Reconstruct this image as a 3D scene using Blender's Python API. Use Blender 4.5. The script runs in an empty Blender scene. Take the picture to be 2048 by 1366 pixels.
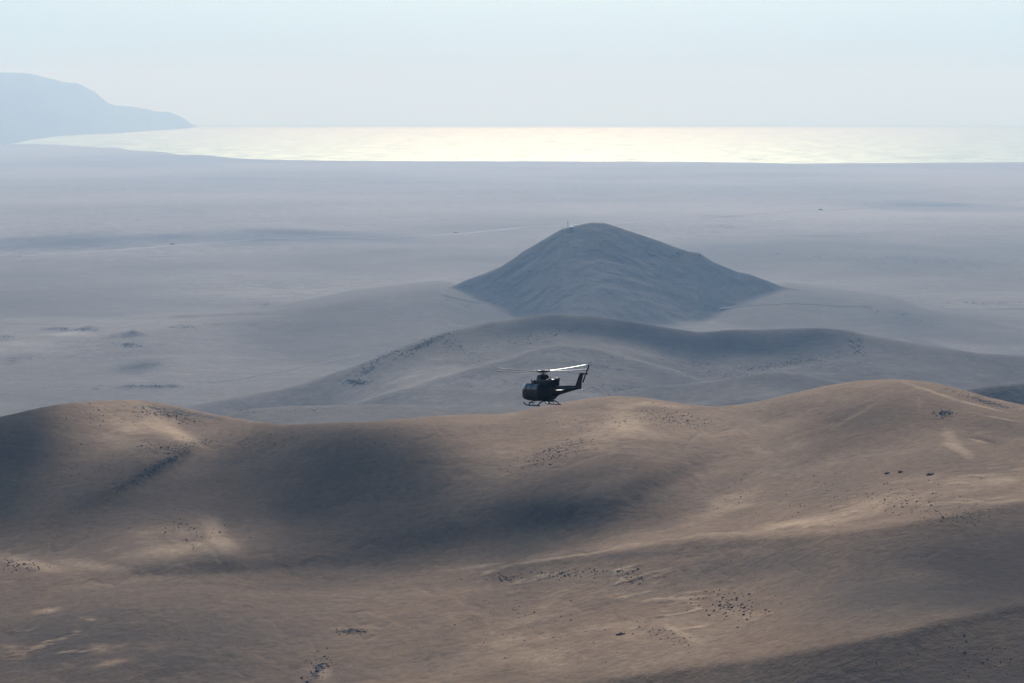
import bpy, bmesh, math, random
import numpy as np
from mathutils import Vector, Matrix

random.seed(7)
R = math.radians
scene = bpy.context.scene
COL = scene.collection

# ------------------------------------------------------------------ camera
F = 5000.0                      # focal length in photo pixels (photo is 2048 wide)
CAMZ = 450.0
HY = 200.0                      # photo row of the level line
PITCH = math.atan((683.0 - HY) / F)
cam_d = bpy.data.cameras.new('camera')
cam_d.sensor_width = 36.0
cam_d.lens = 36.0 * F / 2048.0
cam_d.clip_start = 1.0
cam_d.clip_end = 300000.0
cam = bpy.data.objects.new('camera', cam_d)
COL.objects.link(cam)
cam.location = (0, 0, CAMZ)
cam.rotation_euler = (R(90) - PITCH, 0, 0)
scene.camera = cam

# ------------------------------------------------------------------ light
SUN_EL = R(28)
SUN_AZ = R(1.0)                # to the right of straight ahead
world = bpy.data.worlds.new('World')
scene.world = world
world.use_nodes = True
wn, wl = world.node_tree.nodes, world.node_tree.links
wn.clear()
wo = wn.new('ShaderNodeOutputWorld')
wb = wn.new('ShaderNodeBackground')
wb.inputs['Strength'].default_value = 0.075
sky = wn.new('ShaderNodeTexSky')
sky.sky_type = 'NISHITA'
sky.sun_disc = False
sky.sun_elevation = SUN_EL
sky.sun_rotation = SUN_AZ
sky.altitude = 400
sky.air_density = 1.0
sky.dust_density = 0.35
sky.ozone_density = 2.5
# the sky dome goes on a little below the level line (the eye is 450 m up): the
# horizon colour is carried down to it instead of the black underside of the dome
tc = wn.new('ShaderNodeTexCoord')
sp = wn.new('ShaderNodeSeparateXYZ')
mx0 = wn.new('ShaderNodeMath'); mx0.operation = 'MAXIMUM'; mx0.inputs[1].default_value = 0.0
mx1 = wn.new('ShaderNodeMath'); mx1.operation = 'MULTIPLY'; mx1.inputs[1].default_value = -1.0
mx = wn.new('ShaderNodeMath'); mx.operation = 'ADD'; mx.inputs[1].default_value = 0.105
wl.new(mx0.outputs[0], mx1.inputs[0]); wl.new(mx1.outputs[0], mx.inputs[0])
mx2 = wn.new('ShaderNodeMath'); mx2.operation = 'MAXIMUM'; wl.new(mx.outputs[0], mx2.inputs[0]); wl.new(sp.outputs[2], mx2.inputs[1])
cb = wn.new('ShaderNodeCombineXYZ')
wl.new(tc.outputs['Generated'], sp.inputs[0])
wl.new(sp.outputs[2], mx0.inputs[0])
wl.new(sp.outputs[0], cb.inputs[0]); wl.new(sp.outputs[1], cb.inputs[1]); wl.new(mx2.outputs[0], cb.inputs[2])
wl.new(cb.outputs[0], sky.inputs[0])
tint = wn.new('ShaderNodeMix'); tint.data_type = 'RGBA'; tint.blend_type = 'MULTIPLY'; tint.inputs[0].default_value = 1.0
tint.inputs[7].default_value = (0.90, 1.035, 1.24, 1)          # the photograph's cool white balance
wl.new(sky.outputs[0], tint.inputs[6])
wl.new(tint.outputs[2], wb.inputs['Color'])
wl.new(wb.outputs[0], wo.inputs['Surface'])

sun_d = bpy.data.lights.new('sun', 'SUN')
sun_d.energy = 4.2
sun_d.angle = R(0.5)
sun_d.color = (1.0, 0.97, 0.92)
sun = bpy.data.objects.new('sun', sun_d)
COL.objects.link(sun)
sun.location = (0, 0, 3000)
sv = Vector((math.sin(SUN_AZ) * math.cos(SUN_EL), math.cos(SUN_AZ) * math.cos(SUN_EL), math.sin(SUN_EL)))
sun.rotation_euler = sv.to_track_quat('Z', 'Y').to_euler()

scene.view_settings.view_transform = 'Standard'
scene.view_settings.look = 'None'
scene.view_settings.exposure = 0.0
scene.view_settings.gamma = 1.0
scene.view_settings.use_curve_mapping = False
scene.render.engine = 'CYCLES'
scene.cycles.use_denoising = True
scene.cycles.volume_bounces = 1
scene.cycles.max_bounces = 4

HAZE_DENSITY = 6.6e-5
HAZE_COLOR = (0.355, 0.64, 1.0)
HAZE_ANISO = 0.22

# ------------------------------------------------------------------ pixel <-> world helpers (tracing tools)
cp, snp = math.cos(PITCH), math.sin(PITCH)

def q_of(py):                   # drop per metre ahead
    b = (683.0 - np.asarray(py, float)) / F
    return (snp - b * cp) / (cp + b * snp)

def py_of(q):
    q = np.asarray(q, float)
    b = (snp - q * cp) / (cp + q * snp)
    return 683.0 - b * F

def t_of(px, py):               # sideways metres per metre ahead
    b = (683.0 - np.asarray(py, float)) / F
    return (np.asarray(px, float) - 1024.0) / F / (cp + b * snp)

def px_of(t, py):
    b = (683.0 - np.asarray(py, float)) / F
    return 1024.0 + F * np.asarray(t, float) * (cp + b * snp)

# ------------------------------------------------------------------ numpy noise
def _hash(ix, iy, seed):
    h = (ix.astype(np.int64) * 374761393 + iy.astype(np.int64) * 668265263 + seed * 2147483647) & 0xffffffff
    h = ((h ^ (h >> 13)) * 1274126177) & 0xffffffff
    h = h ^ (h >> 16)
    return (h & 0xffff) / 32767.5 - 1.0

def vnoise(x, y, seed=0):
    x = np.asarray(x, float); y = np.asarray(y, float)
    fx, fy = np.floor(x), np.floor(y)
    u, v = x - fx, y - fy
    u = u * u * u * (u * (u * 6 - 15) + 10); v = v * v * v * (v * (v * 6 - 15) + 10)
    a = _hash(fx, fy, seed); b = _hash(fx + 1, fy, seed); c = _hash(fx, fy + 1, seed); d = _hash(fx + 1, fy + 1, seed)
    return (a * (1 - u) + b * u) * (1 - v) + (c * (1 - u) + d * u) * v

def fbm(x, y, wl_, octs=4, seed=0, gain=0.5):
    s = 0; amp = 1.0; c, sn = math.cos(0.6), math.sin(0.6)
    X = np.asarray(x, float) / wl_; Y = np.asarray(y, float) / wl_
    for k in range(octs):
        s = s + amp * vnoise(X, Y, seed + k * 17)
        X, Y = (X * c - Y * sn) * 2.03 + 13.7, (X * sn + Y * c) * 2.03 + 5.1
        amp *= gain
    return s

def ss(a, b, x):
    k = np.clip((np.asarray(x, float) - a) / (b - a), 0, 1)
    return k * k * (3 - 2 * k)

# ------------------------------------------------------------------ object helpers
def tag(o, label=None, cat=None, group=None, kind=None):
    if label: o['label'] = label
    if cat: o['category'] = cat
    if group: o['group'] = group
    if kind: o['kind'] = kind
    return o

def mesh_obj(name, verts, faces, mat, parent=None, smooth=False):
    me = bpy.data.meshes.new(name)
    me.from_pydata([tuple(v) for v in verts], [], faces)
    me.update()
    if smooth:
        me.polygons.foreach_set('use_smooth', [True] * len(me.polygons))
    me.materials.append(mat)
    o = bpy.data.objects.new(name, me)
    COL.objects.link(o)
    if parent is not None: o.parent = parent
    return o

def grid_mesh(name, P, mat, attrs=None, facemask=None):
    """P: (rows, cols, 3) array -> one smooth grid mesh with float point attributes."""
    n, m = P.shape[:2]
    idx = np.arange(n * m).reshape(n, m)
    f = np.stack([idx[:-1, :-1], idx[:-1, 1:], idx[1:, 1:], idx[1:, :-1]], -1).reshape(-1, 4)
    if facemask is not None:
        f = f[facemask.reshape(-1)]
    used = np.unique(f)
    remap = np.full(n * m, -1, np.int64); remap[used] = np.arange(len(used))
    f = remap[f]
    V = P.reshape(-1, 3)[used]
    me = bpy.data.meshes.new(name)
    me.vertices.add(len(V)); me.vertices.foreach_set('co', V.astype(np.float32).ravel())
    nf = len(f)
    me.loops.add(nf * 4); me.loops.foreach_set('vertex_index', f.astype(np.int32).ravel())
    me.polygons.add(nf)
    me.polygons.foreach_set('loop_start', (np.arange(nf) * 4).astype(np.int32))
    me.polygons.foreach_set('use_smooth', np.ones(nf, bool))
    me.update(calc_edges=True); me.validate()
    for k, a in (attrs or {}).items():
        at = me.attributes.new(k, 'FLOAT', 'POINT')
        at.data.foreach_set('value', a.reshape(-1)[used].astype(np.float32))
    me.materials.append(mat)
    o = bpy.data.objects.new(name, me)
    COL.objects.link(o)
    return o

# ------------------------------------------------------------------ materials
class NT:
    def __init__(s, mat):
        s.n = mat.node_tree.nodes; s.l = mat.node_tree.links
    def new(s, t, **kw):
        nd = s.n.new(t)
        for k, v in kw.items(): setattr(nd, k, v)
        return nd
    def put(s, sock, v):
        if isinstance(v, bpy.types.NodeSocket): s.l.new(v, sock)
        else: sock.default_value = v
    def noise(s, vec, scale, detail=6, rough=0.55, dist=0.0):
        nd = s.new('ShaderNodeTexNoise')
        s.l.new(vec, nd.inputs['Vector'])
        nd.inputs['Scale'].default_value = scale; nd.inputs['Detail'].default_value = detail
        nd.inputs['Roughness'].default_value = rough; nd.inputs['Distortion'].default_value = dist
        return nd.outputs[0]
    def ramp(s, v, a, b, lo=0.0, hi=1.0):
        nd = s.new('ShaderNodeMapRange'); nd.clamp = True
        s.put(nd.inputs[0], v); nd.inputs[1].default_value = a; nd.inputs[2].default_value = b
        nd.inputs[3].default_value = lo; nd.inputs[4].default_value = hi
        return nd.outputs[0]
    def math(s, op, a, b=0.0):
        nd = s.new('ShaderNodeMath', operation=op)
        s.put(nd.inputs[0], a); s.put(nd.inputs[1], b)
        return nd.outputs[0]
    def mix(s, f, a, b, mode='MIX'):
        nd = s.new('ShaderNodeMix', data_type='RGBA', blend_type=mode)
        s.put(nd.inputs[0], f)
        for sock, v in ((nd.inputs[6], a), (nd.inputs[7], b)):
            if isinstance(v, tuple): sock.default_value = (*v, 1)
            else: s.put(sock, v)
        return nd.outputs[2]
    def attr(s, name):
        return s.new('ShaderNodeAttribute', attribute_name=name).outputs['Fac']
    def map(s, vec, scale=(1, 1, 1), rot=(0, 0, 0)):
        nd = s.new('ShaderNodeMapping')
        s.l.new(vec, nd.inputs[0]); nd.inputs['Scale'].default_value = scale; nd.inputs['Rotation'].default_value = rot
        return nd.outputs[0]

def base_mat(name):
    m = bpy.data.materials.new(name); m.use_nodes = True
    t = NT(m); bs = m.node_tree.nodes['Principled BSDF']
    return m, t, bs

def desert_mat(name, gravel_shade, earth, sand, fine=1.0, rock=(0.07, 0.062, 0.058), crust_shade=(0.058, 0.055, 0.053)):
    """stony desert ground: dark stone cover, brown earth and pale blown sand
    (attribute sand), darker rock outcrops (attribute rock), dark masks with painted shade"""
    m, t, bs = base_mat(name)
    co = t.new('ShaderNodeTexCoord').outputs['Object']
    n1 = t.noise(co, 0.004, 7, 0.6)
    n2 = t.noise(co, 0.03, 6, 0.6, 0.6)
    n3 = t.noise(co, 0.35 * fine, 5, 0.65)
    stretched = t.map(co, (0.006, 0.03, 0.03), (0, 0, R(-24)))
    n4 = t.noise(stretched, 1.0, 6, 0.62, 0.4)
    c = t.mix(t.ramp(n1, 0.30, 0.70, 0.45, 1.0), gravel_shade, earth)
    c = t.mix(t.ramp(n2, 0.45, 0.75, 0, 0.35), c, sand)
    c = t.mix(t.ramp(n4, 0.54, 0.74, 0, 0.26), c, sand)
    c = t.mix(t.ramp(n4, 0.46, 0.26, 0, 0.2), c, gravel_shade)
    sa = t.attr('sand')
    sedge = t.math('ADD', sa, t.ramp(n2, 0.3, 0.7, -0.28, 0.28))
    n5 = t.noise(co, 0.13 * fine, 6, 0.68, 0.3)
    c = t.mix(t.ramp(n5, 0.55, 0.78, 0, 0.3), c, sand)
    c = t.mix(t.ramp(n5, 0.45, 0.22, 0, 0.25), c, gravel_shade)
    sedge = t.math('ADD', sedge, t.ramp(n5, 0.3, 0.7, -0.12, 0.12))
    c = t.mix(t.ramp(sedge, 0.22, 0.85, 0, 0.88), c, sand)
    dk = t.attr('gravel_shade')
    c = t.mix(t.ramp(t.math('ADD', dk, t.ramp(n2, 0.3, 0.7, -0.25, 0.25)), 0.2, 0.95, 0, 0.9), c, gravel_shade)  # dark stony mask, partly painted shade
    ra = t.attr('rock')
    redge = t.math('ADD', ra, t.ramp(n3, 0.35, 0.65, -0.5, 0.35))
    c = t.mix(t.ramp(redge, 0.35, 0.75), c, rock)
    c = t.mix(t.math('MULTIPLY', t.attr('crust_shade'), t.ramp(n5, 0.25, 0.75, 1.0, 0.78)), c, crust_shade)  # dark mask for bare rock and painted slope shade
    # fine stone speckle
    vo = t.new('ShaderNodeTexVoronoi', feature='F1'); t.l.new(co, vo.inputs['Vector']); vo.inputs['Scale'].default_value = 0.55 * fine
    spk = t.math('MULTIPLY', t.ramp(vo.outputs['Distance'], 0.16, 0.05), t.ramp(n2, 0.45, 0.6))
    c = t.mix(t.math('MULTIPLY', spk, 0.55), c, rock)
    c = t.mix(1.0, c, t.ramp(n3, 0.25, 0.75, 0.76, 1.20), 'MULTIPLY')
    t.put(bs.inputs['Base Color'], c)
    bs.inputs['Roughness'].default_value = 0.95
    bs.inputs['Specular IOR Level'].default_value = 0.1
    bp = t.new('ShaderNodeBump'); bp.inputs['Strength'].default_value = 0.55; bp.inputs['Distance'].default_value = 1.0
    h = t.math('ADD', t.math('MULTIPLY', n3, 0.9 / fine), t.math('MULTIPLY', t.noise(co, 1.3 * fine, 4, 0.6), 0.25 / fine))
    t.put(bp.inputs['Height'], h)
    t.l.new(bp.outputs[0], bs.inputs['Normal'])
    return m

GRAVEL = (0.092, 0.066, 0.050)  # also the tone of the painted shade patches
EARTH = (0.295, 0.180, 0.100)
SAND = (0.55, 0.375, 0.222)
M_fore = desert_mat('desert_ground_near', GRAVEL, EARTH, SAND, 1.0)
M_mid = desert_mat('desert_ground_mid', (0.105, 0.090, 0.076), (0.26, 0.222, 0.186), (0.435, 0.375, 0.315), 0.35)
M_cone = desert_mat('cone_hill_rock', (0.06, 0.06, 0.062), (0.085, 0.076, 0.068), (0.22, 0.18, 0.14), 0.5)

def simple_mat(name, col, rough=0.5, metal=0.0, spec=0.5, var=0.15, scale=2.0, coat=0.0):
    m, t, bs = base_mat(name)
    co = t.new('ShaderNodeTexCoord').outputs['Object']
    n = t.noise(co, scale, 5)
    c = t.mix(1.0, col, t.ramp(n, 0.3, 0.7, 1 - var, 1 + var), 'MULTIPLY')
    t.put(bs.inputs['Base Color'], c)
    t.put(bs.inputs['Roughness'], t.ramp(n, 0.3, 0.7, max(0.02, rough - 0.06), rough + 0.06))
    bs.inputs['Metallic'].default_value = metal
    bs.inputs['Specular IOR Level'].default_value = spec
    bs.inputs['Coat Weight'].default_value = coat
    bs.inputs['Coat Roughness'].default_value = 0.25
    return m

M_rock = simple_mat('boulder_stone', (0.055, 0.048, 0.045), 0.9, var=0.3, scale=1.5, spec=0.2)
M_road = simple_mat('road_dust', (0.46, 0.40, 0.34), 0.95, var=0.15, scale=0.01, spec=0.1)
M_track = simple_mat('track_dust', (0.23, 0.20, 0.17), 0.95, var=0.2, scale=0.02, spec=0.1)

# ================================================================== FOREGROUND HILLS
crestA = np.array([(-900, 900), (-500, 880), (-200, 862), (0, 835), (60, 820), (120, 809), (180, 803), (235, 800), (290, 802),
                   (350, 814), (420, 828), (500, 842), (570, 850), (640, 848), (740, 845), (830, 838), (900, 832), (1000, 830),
                   (1050, 822), (1120, 808), (1180, 798), (1230, 793), (1290, 798), (1370, 809), (1430, 815), (1500, 808),
                   (1580, 790), (1660, 771), (1720, 762), (1780, 760), (1850, 764), (1920, 779), (1980, 797), (2048, 812),
                   (2300, 850), (2700, 880), (3200, 900)], float)
lineB = np.array([(-900, 1420), (300, 1300), (700, 1190), (860, 1158), (1000, 1136), (1100, 1114), (1200, 1104), (1300, 1090), (1400, 1074),
                  (1550, 1071), (1700, 1062), (1800, 1050), (1900, 1032), (2048, 1004), (2600, 950)], float)
lineC = np.array([(-900, 1900), (700, 1450), (1000, 1385), (1200, 1357), (1350, 1337), (1500, 1318), (1600, 1301), (1700, 1282), (1800, 1262), (1900, 1238),
                  (2048, 1203), (2600, 1120)], float)

def blob(px, py, cx, cy, sx, sy, rot=0.0, p=2.0):
    c, s = math.cos(R(rot)), math.sin(R(rot))
    dx, dy = px - cx, py - cy
    a = (dx * c + dy * s) / sx; b = (-dx * s + dy * c) / sy
    return np.exp(-(np.abs(a) ** p + np.abs(b) ** p) * 0.9)

#  steepness added (facing the camera): cx, cy, sx, sy, rot, amount
STEEP = [
    (-60, 960, 170, 110, 0, 0.30), (40, 900, 70, 60, -20, 0.10),
    (330, 930, 80, 15, -28, 0.26), (250, 968, 110, 20, -26, 0.14), (200, 1000, 60, 20, -20, 0.08), (150, 1040, 150, 26, -20, 0.08),
    (700, 930, 190, 62, 4, 0.20), (620, 985, 140, 60, 0, 0.10), (860, 1000, 150, 60, 0, 0.10),
    (1120, 1022, 130, 30, -4, 0.30), (960, 1055, 150, 36, -8, 0.22), (760, 1085, 150, 26, -8, 0.16), (1290, 975, 120, 22, -22, 0.16),
    (1180, 1050, 110, 26, -6, 0.12),
    (520, 1128, 270, 15, -3, 0.16), (700, 1120, 120, 14, -8, 0.10),
    (1640, 850, 170, 34, 8, 0.09), (1800, 830, 60, 30, 20, 0.09), (1960, 850, 120, 26, 12, 0.12), (1975, 882, 26, 5, 14, 0.30),
    (500, 815, 120, 14, 12, 0.10), (1380, 900, 120, 50, -15, 0.05),
    (820, 1290, 200, 60, -8, 0.05), (350, 1340, 300, 40, -6, 0.06),
    (1500, 1110, 200, 40, -4, 0.04),
]
GENTLE = [
    (350, 862, 60, 22, 28, -0.09), (300, 850, 70, 22, 0, -0.05), (445, 1075, 40, 26, 20, -0.12), (380, 1100, 90, 16, -6, -0.08),
    (1240, 850, 60, 45, 0, -0.05), (1620, 1040, 260, 20, -5, -0.07), (1430, 1030, 120, 26, -15, -0.06), (1850, 990, 130, 26, 0, -0.05),
    (1150, 1270, 260, 50, -8, -0.05), (60, 1130, 100, 20, 14, -0.06), (1000, 1118, 160, 9, -8, -0.05), (1300, 1068, 150, 10, -8, -0.05),
    (1900, 880, 60, 24, 20, -0.05), (750, 1350, 100, 30, 0, -0.03),
]
# pale wind-blown sand lying in its own patches: cx, cy, sx, sy, rot, amount
SANDS = [
    (352, 866, 60, 14, 30, 0.95), (320, 850, 60, 22, 24, 0.8), (270, 846, 80, 26, 8, 0.6), (250, 885, 110, 26, 4, 0.4), (395, 888, 22, 5, 20, 0.7), (428, 1068, 26, 40, -14, 0.7), (440, 1086, 40, 18, 14, 0.9), (380, 1094, 110, 17, -6, 0.75), (340, 1070, 110, 26, 0, 0.5),
    (60, 1125, 70, 12, 14, 0.7), (180, 1130, 90, 10, 8, 0.5), (1245, 845, 42, 42, -30, 0.55), (1210, 880, 60, 40, 0, 0.45), (1120, 900, 90, 26, -10, 0.35), (1320, 812, 70, 6, 4, 0.7),
    (1440, 1020, 90, 22, -22, 0.5), (1600, 1047, 130, 9, -4, 0.7), (1790, 1002, 90, 22, -4, 0.5), (1920, 900, 40, 12, 30, 0.7), (1900, 870, 26, 14, 40, 0.5), (1960, 882, 28, 3, 14, 0.8),
    (1980, 960, 80, 12, 4, 0.45), (1150, 1270, 230, 60, -6, 0.35), (1000, 1300, 150, 50, -6, 0.30), (1120, 1113, 110, 4, -8, 0.8), (960, 1130, 80, 4, -8, 0.5),
    (90, 1222, 34, 6, -8, 0.8), (200, 1297, 26, 10, 0, 0.6), (225, 1325, 44, 7, -12, 0.7), (180, 1240, 14, 3, 0, 0.7), (20, 1295, 26, 8, 0, 0.6), (1360, 1265, 44, 7, 24, 0.7), (1260, 1280, 30, 5, 0, 0.5),
    (1500, 1230, 60, 14, 8, 0.4), (1830, 1150, 90, 16, 2, 0.3), (700, 1255, 50, 6, -4, 0.6), (1480, 940, 70, 16, -10, 0.3), (1870, 785, 60, 3, 18, 0.8), (1960, 812, 70, 2.5, 14, 0.8),
    (1920, 800, 60, 3, 16, 0.6), (1700, 835, 70, 4, -28, 0.5), (1640, 862, 50, 3, -28, 0.4), (1840, 815, 8, 30, -10, 0.4), (1990, 835, 60, 2, 12, 0.7), (1540, 905, 40, 6, 10, 0.4),
    (560, 830, 60, 2.5, 8, 0.4), (480, 826, 60, 2, 10, 0.4), (1150, 965, 60, 4, -4, 0.2), (640, 1345, 26, 24, 40, 0.6), (740, 1255, 40, 4, 0, 0.5), (1830, 985, 60, 8, 4, 0.4),
]
GRAVEL_SHADES = [  # dark stony patches; many paint cloud and slope shade into the colour
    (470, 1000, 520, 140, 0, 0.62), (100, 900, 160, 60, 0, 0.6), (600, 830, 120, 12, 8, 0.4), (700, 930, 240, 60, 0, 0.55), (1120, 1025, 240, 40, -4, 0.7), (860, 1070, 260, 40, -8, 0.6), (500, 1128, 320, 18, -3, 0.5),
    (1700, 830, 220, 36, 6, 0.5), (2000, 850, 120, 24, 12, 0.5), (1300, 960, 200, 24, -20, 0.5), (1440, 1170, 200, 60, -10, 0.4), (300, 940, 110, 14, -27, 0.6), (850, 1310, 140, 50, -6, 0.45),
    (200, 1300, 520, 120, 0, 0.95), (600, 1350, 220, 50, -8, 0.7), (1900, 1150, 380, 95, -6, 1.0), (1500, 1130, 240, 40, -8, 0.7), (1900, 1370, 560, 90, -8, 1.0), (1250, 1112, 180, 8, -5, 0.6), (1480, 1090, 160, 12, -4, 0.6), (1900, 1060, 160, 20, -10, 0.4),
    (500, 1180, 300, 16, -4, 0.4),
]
ROCKS_A = [(340, 822, 90, 8, 8, 0.8), (400, 830, 60, 4, 10, 0.8), (1890, 826, 18, 8, 0, 0.9), (635, 1340, 10, 22, 30, 1.0), (330, 925, 60, 7, -28, 0.8), (700, 1262, 24, 6, 0, 0.7),
           (1980, 806, 50, 4, 16, 0.8)]

LATERAL = 0.25
def foreground():
    ta = np.concatenate([np.linspace(-0.36, -0.22, 90, endpoint=False), np.linspace(-0.22, 0.22, 1180, endpoint=False), np.linspace(0.22, 0.36, 90)])
    nr = 620
    pxa = px_of(ta, 820.0)
    pyc = np.interp(pxa, crestA[:, 0], crestA[:, 1])
    # round the polyline a little
    ker = np.hanning(25); ker /= ker.sum()
    pyc = np.convolve(np.pad(pyc, 12, mode='edge'), ker, 'valid')
    pyc = pyc + 0.8 * vnoise(ta * 60, ta * 0, 5) + 0.35 * vnoise(ta * 260, ta * 0, 6)
    qc = q_of(pyc)
    qb = float(q_of(1560.0))
    w = np.linspace(0, 1, nr) ** 0.9
    Q = qb + (qc[None, :] - qb) * w[:, None]          # rows from near to the crest
    T = np.broadcast_to(ta[None, :], Q.shape)
    PY = py_of(Q); PX = px_of(T, PY)
    S = np.full(Q.shape, 0.085)
    for cx, cy, sx, sy, rot, a in STEEP + GENTLE:
        S += a * blob(PX, PY, cx, cy, sx, sy, rot)
    lb = np.interp(PX, lineB[:, 0], lineB[:, 1]); db = PY - lb
    lc = np.interp(PX, lineC[:, 0], lineC[:, 1]); dc = PY - lc
    kb = ss(850, 1250, PX)
    S += kb * ss(-3, 9, db) * (0.05 + 0.12 * np.exp(-np.maximum(db, 0) / 45.0)) * ss(130, 60, db)
    S -= kb * 0.06 * np.exp(-((db + 10) / 12.0) ** 2)
    kc = ss(900, 1500, PX)
    S += kc * ss(-6, 14, dc) * (0.16 + 0.16 * np.exp(-np.maximum(dc, 0) / 70.0))
    S += 0.022 * fbm(PX * 1.0, PY * 2.6, 240, 4, 31, 0.5)
    # the crest rolls over
    dcr = PY - pyc[None, :]
    S *= ss(-12, 26, dcr)
    S = np.maximum(S, -0.05)
    Y0 = 640 - 60 * ss(0.0, 0.25, ta) + 20 * ss(0.0, -0.25, ta)
    # distances: the slopes are integrated up every column while neighbouring
    # columns are kept together (least squares), so the surface has no steps across
    sm = 0.5 * (S[1:] + S[:-1]); qm = 0.5 * (Q[1:] + Q[:-1])
    g = -(Q[1:] - Q[:-1]) / (sm + qm)
    L0 = np.log(Y0)
    m2 = g.shape[1] * 2
    G = np.fft.rfft(np.concatenate([g, g[:, ::-1]], 1), axis=1)
    F0 = np.fft.rfft(np.concatenate([L0, L0[::-1]]))
    lam = LATERAL * (2 - 2 * np.cos(2 * np.pi * np.arange(G.shape[1]) / m2)) * 0.4
    rhs = np.zeros((nr, G.shape[1]), complex)
    rhs[1:] += G; rhs[:-1] -= G
    dg = np.full((nr, G.shape[1]), 2.0) + lam; dg[0] = 1.0 + lam; dg[-1] = 1.0 + lam
    dg[0] += 1.0; rhs[0] += F0
    c_ = np.zeros_like(dg); d_ = np.zeros_like(rhs)
    c_[0] = -1.0 / dg[0]; d_[0] = rhs[0] / dg[0]
    for i in range(1, nr):
        mm = dg[i] + c_[i - 1]
        c_[i] = -1.0 / mm; d_[i] = (rhs[i] + d_[i - 1]) / mm
    LL = np.zeros_like(rhs); LL[-1] = d_[-1]
    for i in range(nr - 2, -1, -1): LL[i] = d_[i] - c_[i] * LL[i + 1]
    Y = np.exp(np.fft.irfft(LL, m2, axis=1)[:, :m2 // 2])
    Z = CAMZ - Q * Y
    X = T * Y
    # relief too small to trace
    edge = ss(0, 14, dcr)
    amp = (0.35 + 0.65 * edge)
    Z = Z + amp * (0.28 * fbm(X, Y, 70, 3, 3) + 0.05 * fbm(X, Y, 9, 3, 9))
    rill = 1 - np.abs(fbm(X, Y * 0.42, 20, 4, 113, 0.55)) * 1.6
    Z = Z - amp * 0.34 * np.clip(rill, 0, 1) ** 2 * (0.35 + 0.65 * ss(-0.2, 0.6, fbm(X, Y, 130, 2, 117)))
    # little mounds with sand tails in the bumpy zones
    bump = sum(blob(PX, PY, *b) for b in [(1820, 1000, 150, 30, -4), (1640, 1045, 150, 14, -4), (1430, 1215, 130, 34, 8), (1380, 1258, 70, 16, 20), (120, 1290, 160, 50, 0), (2000, 960, 90, 24, 0), (1100, 910, 100, 40, -10), (1250, 1160, 90, 40, 0), (1000, 1150, 120, 30, 0)])
    bb = np.maximum(fbm(X * 0.55, Y, 5, 3, 71) - 0.3, 0)
    Z = Z + np.clip(bump, 0, 1) * 0.45 * bb * edge
    attr = {}
    for nm, lst in (('sand', SANDS), ('gravel_shade', GRAVEL_SHADES), ('rock', ROCKS_A)):
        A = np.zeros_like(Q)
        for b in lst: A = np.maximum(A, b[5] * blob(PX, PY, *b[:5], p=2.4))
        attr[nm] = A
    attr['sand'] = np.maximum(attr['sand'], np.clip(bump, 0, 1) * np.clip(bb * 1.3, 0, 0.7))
    attr['gravel_shade'] = attr['gravel_shade'] * (1 - 0.9 * np.clip(attr['sand'], 0, 1))
    attr['sand'] = np.maximum(attr['sand'], kb * 0.34 * np.exp(-((db + 7) / 7.0) ** 2))  # pale strip paints the sunlit spur crest
    # the ground falls away behind the crest
    nb = 70
    Yb = [Y[-1]]; Zb = [Z[-1]]; Xb = [X[-1]]
    yy = Y[-1].copy(); zz = Z[-1].copy(); sl = np.zeros_like(yy)
    for k in range(nb):
        step = 2.0 * 1.06 ** k
        sl = -0.30 * ss(-4, 14, np.full_like(yy, k)) - 0.02
        yy = yy + step; zz = zz + sl * step
        zz = np.maximum(zz, 60)
        Yb.append(yy.copy()); Zb.append(zz.copy()); Xb.append(ta * yy)
    P = np.stack([np.concatenate([X, np.array(Xb[1:])]), np.concatenate([Y, np.array(Yb[1:])]), np.concatenate([Z, np.array(Zb[1:])])], -1)
    for k in attr: attr[k] = np.concatenate([attr[k], np.zeros((nb, len(ta)))])
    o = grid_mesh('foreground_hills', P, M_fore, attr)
    tag(o, kind='structure')
    return dict(ta=ta, w=w, qb=qb, qc=qc, P=P[:nr], Y=Y)

FG = foreground()

def fg_point(px, py):
    """world point of the foreground surface met at a photo pixel"""
    q = float(q_of(py)); t = float(t_of(px, py))
    j = np.interp(t, FG['ta'], np.arange(len(FG['ta'])))
    j0 = int(min(j, len(FG['ta']) - 2)); fj = j - j0
    out = np.zeros(3)
    for jj, wj in ((j0, 1 - fj), (j0 + 1, fj)):
        ww = (q - FG['qb']) / (FG['qc'][jj] - FG['qb'])
        if ww > 1: return None
        i = np.interp(ww, FG['w'], np.arange(len(FG['w']))); i0 = int(min(i, len(FG['w']) - 2)); fi = i - i0
        out += wj * ((1 - fi) * FG['P'][i0, jj] + fi * FG['P'][i0 + 1, jj])
    return out

# ================================================================== PLAIN, MIDDLE RIDGES, CONE HILL
COAST = np.array([(-2500, 285), (0, 291), (40, 289), (70, 289), (110, 290), (150, 292), (220, 296), (262, 301), (330, 304), (360, 310), (420, 311), (470, 316), (500, 318), (700, 321),
                  (1200, 322), (1240, 322), (1400, 323), (1500, 324), (1600, 326), (1700, 325), (2048, 323), (5000, 321)], float)

def plain_z(Y):
    return 5.0 + 0.0055 * (18400.0 - Y)

def poly(tlist):
    a = np.array(tlist, float)
    t = t_of(a[:, 0], a[:, 1]); z = CAMZ - q_of(a[:, 1]) * a[:, 2]
    o = np.argsort(t)
    return t[o], a[o, 2], z[o]

def smax(a, b, k):
    d = (a - b) / k
    return b + k * np.logaddexp(0, d)

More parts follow.
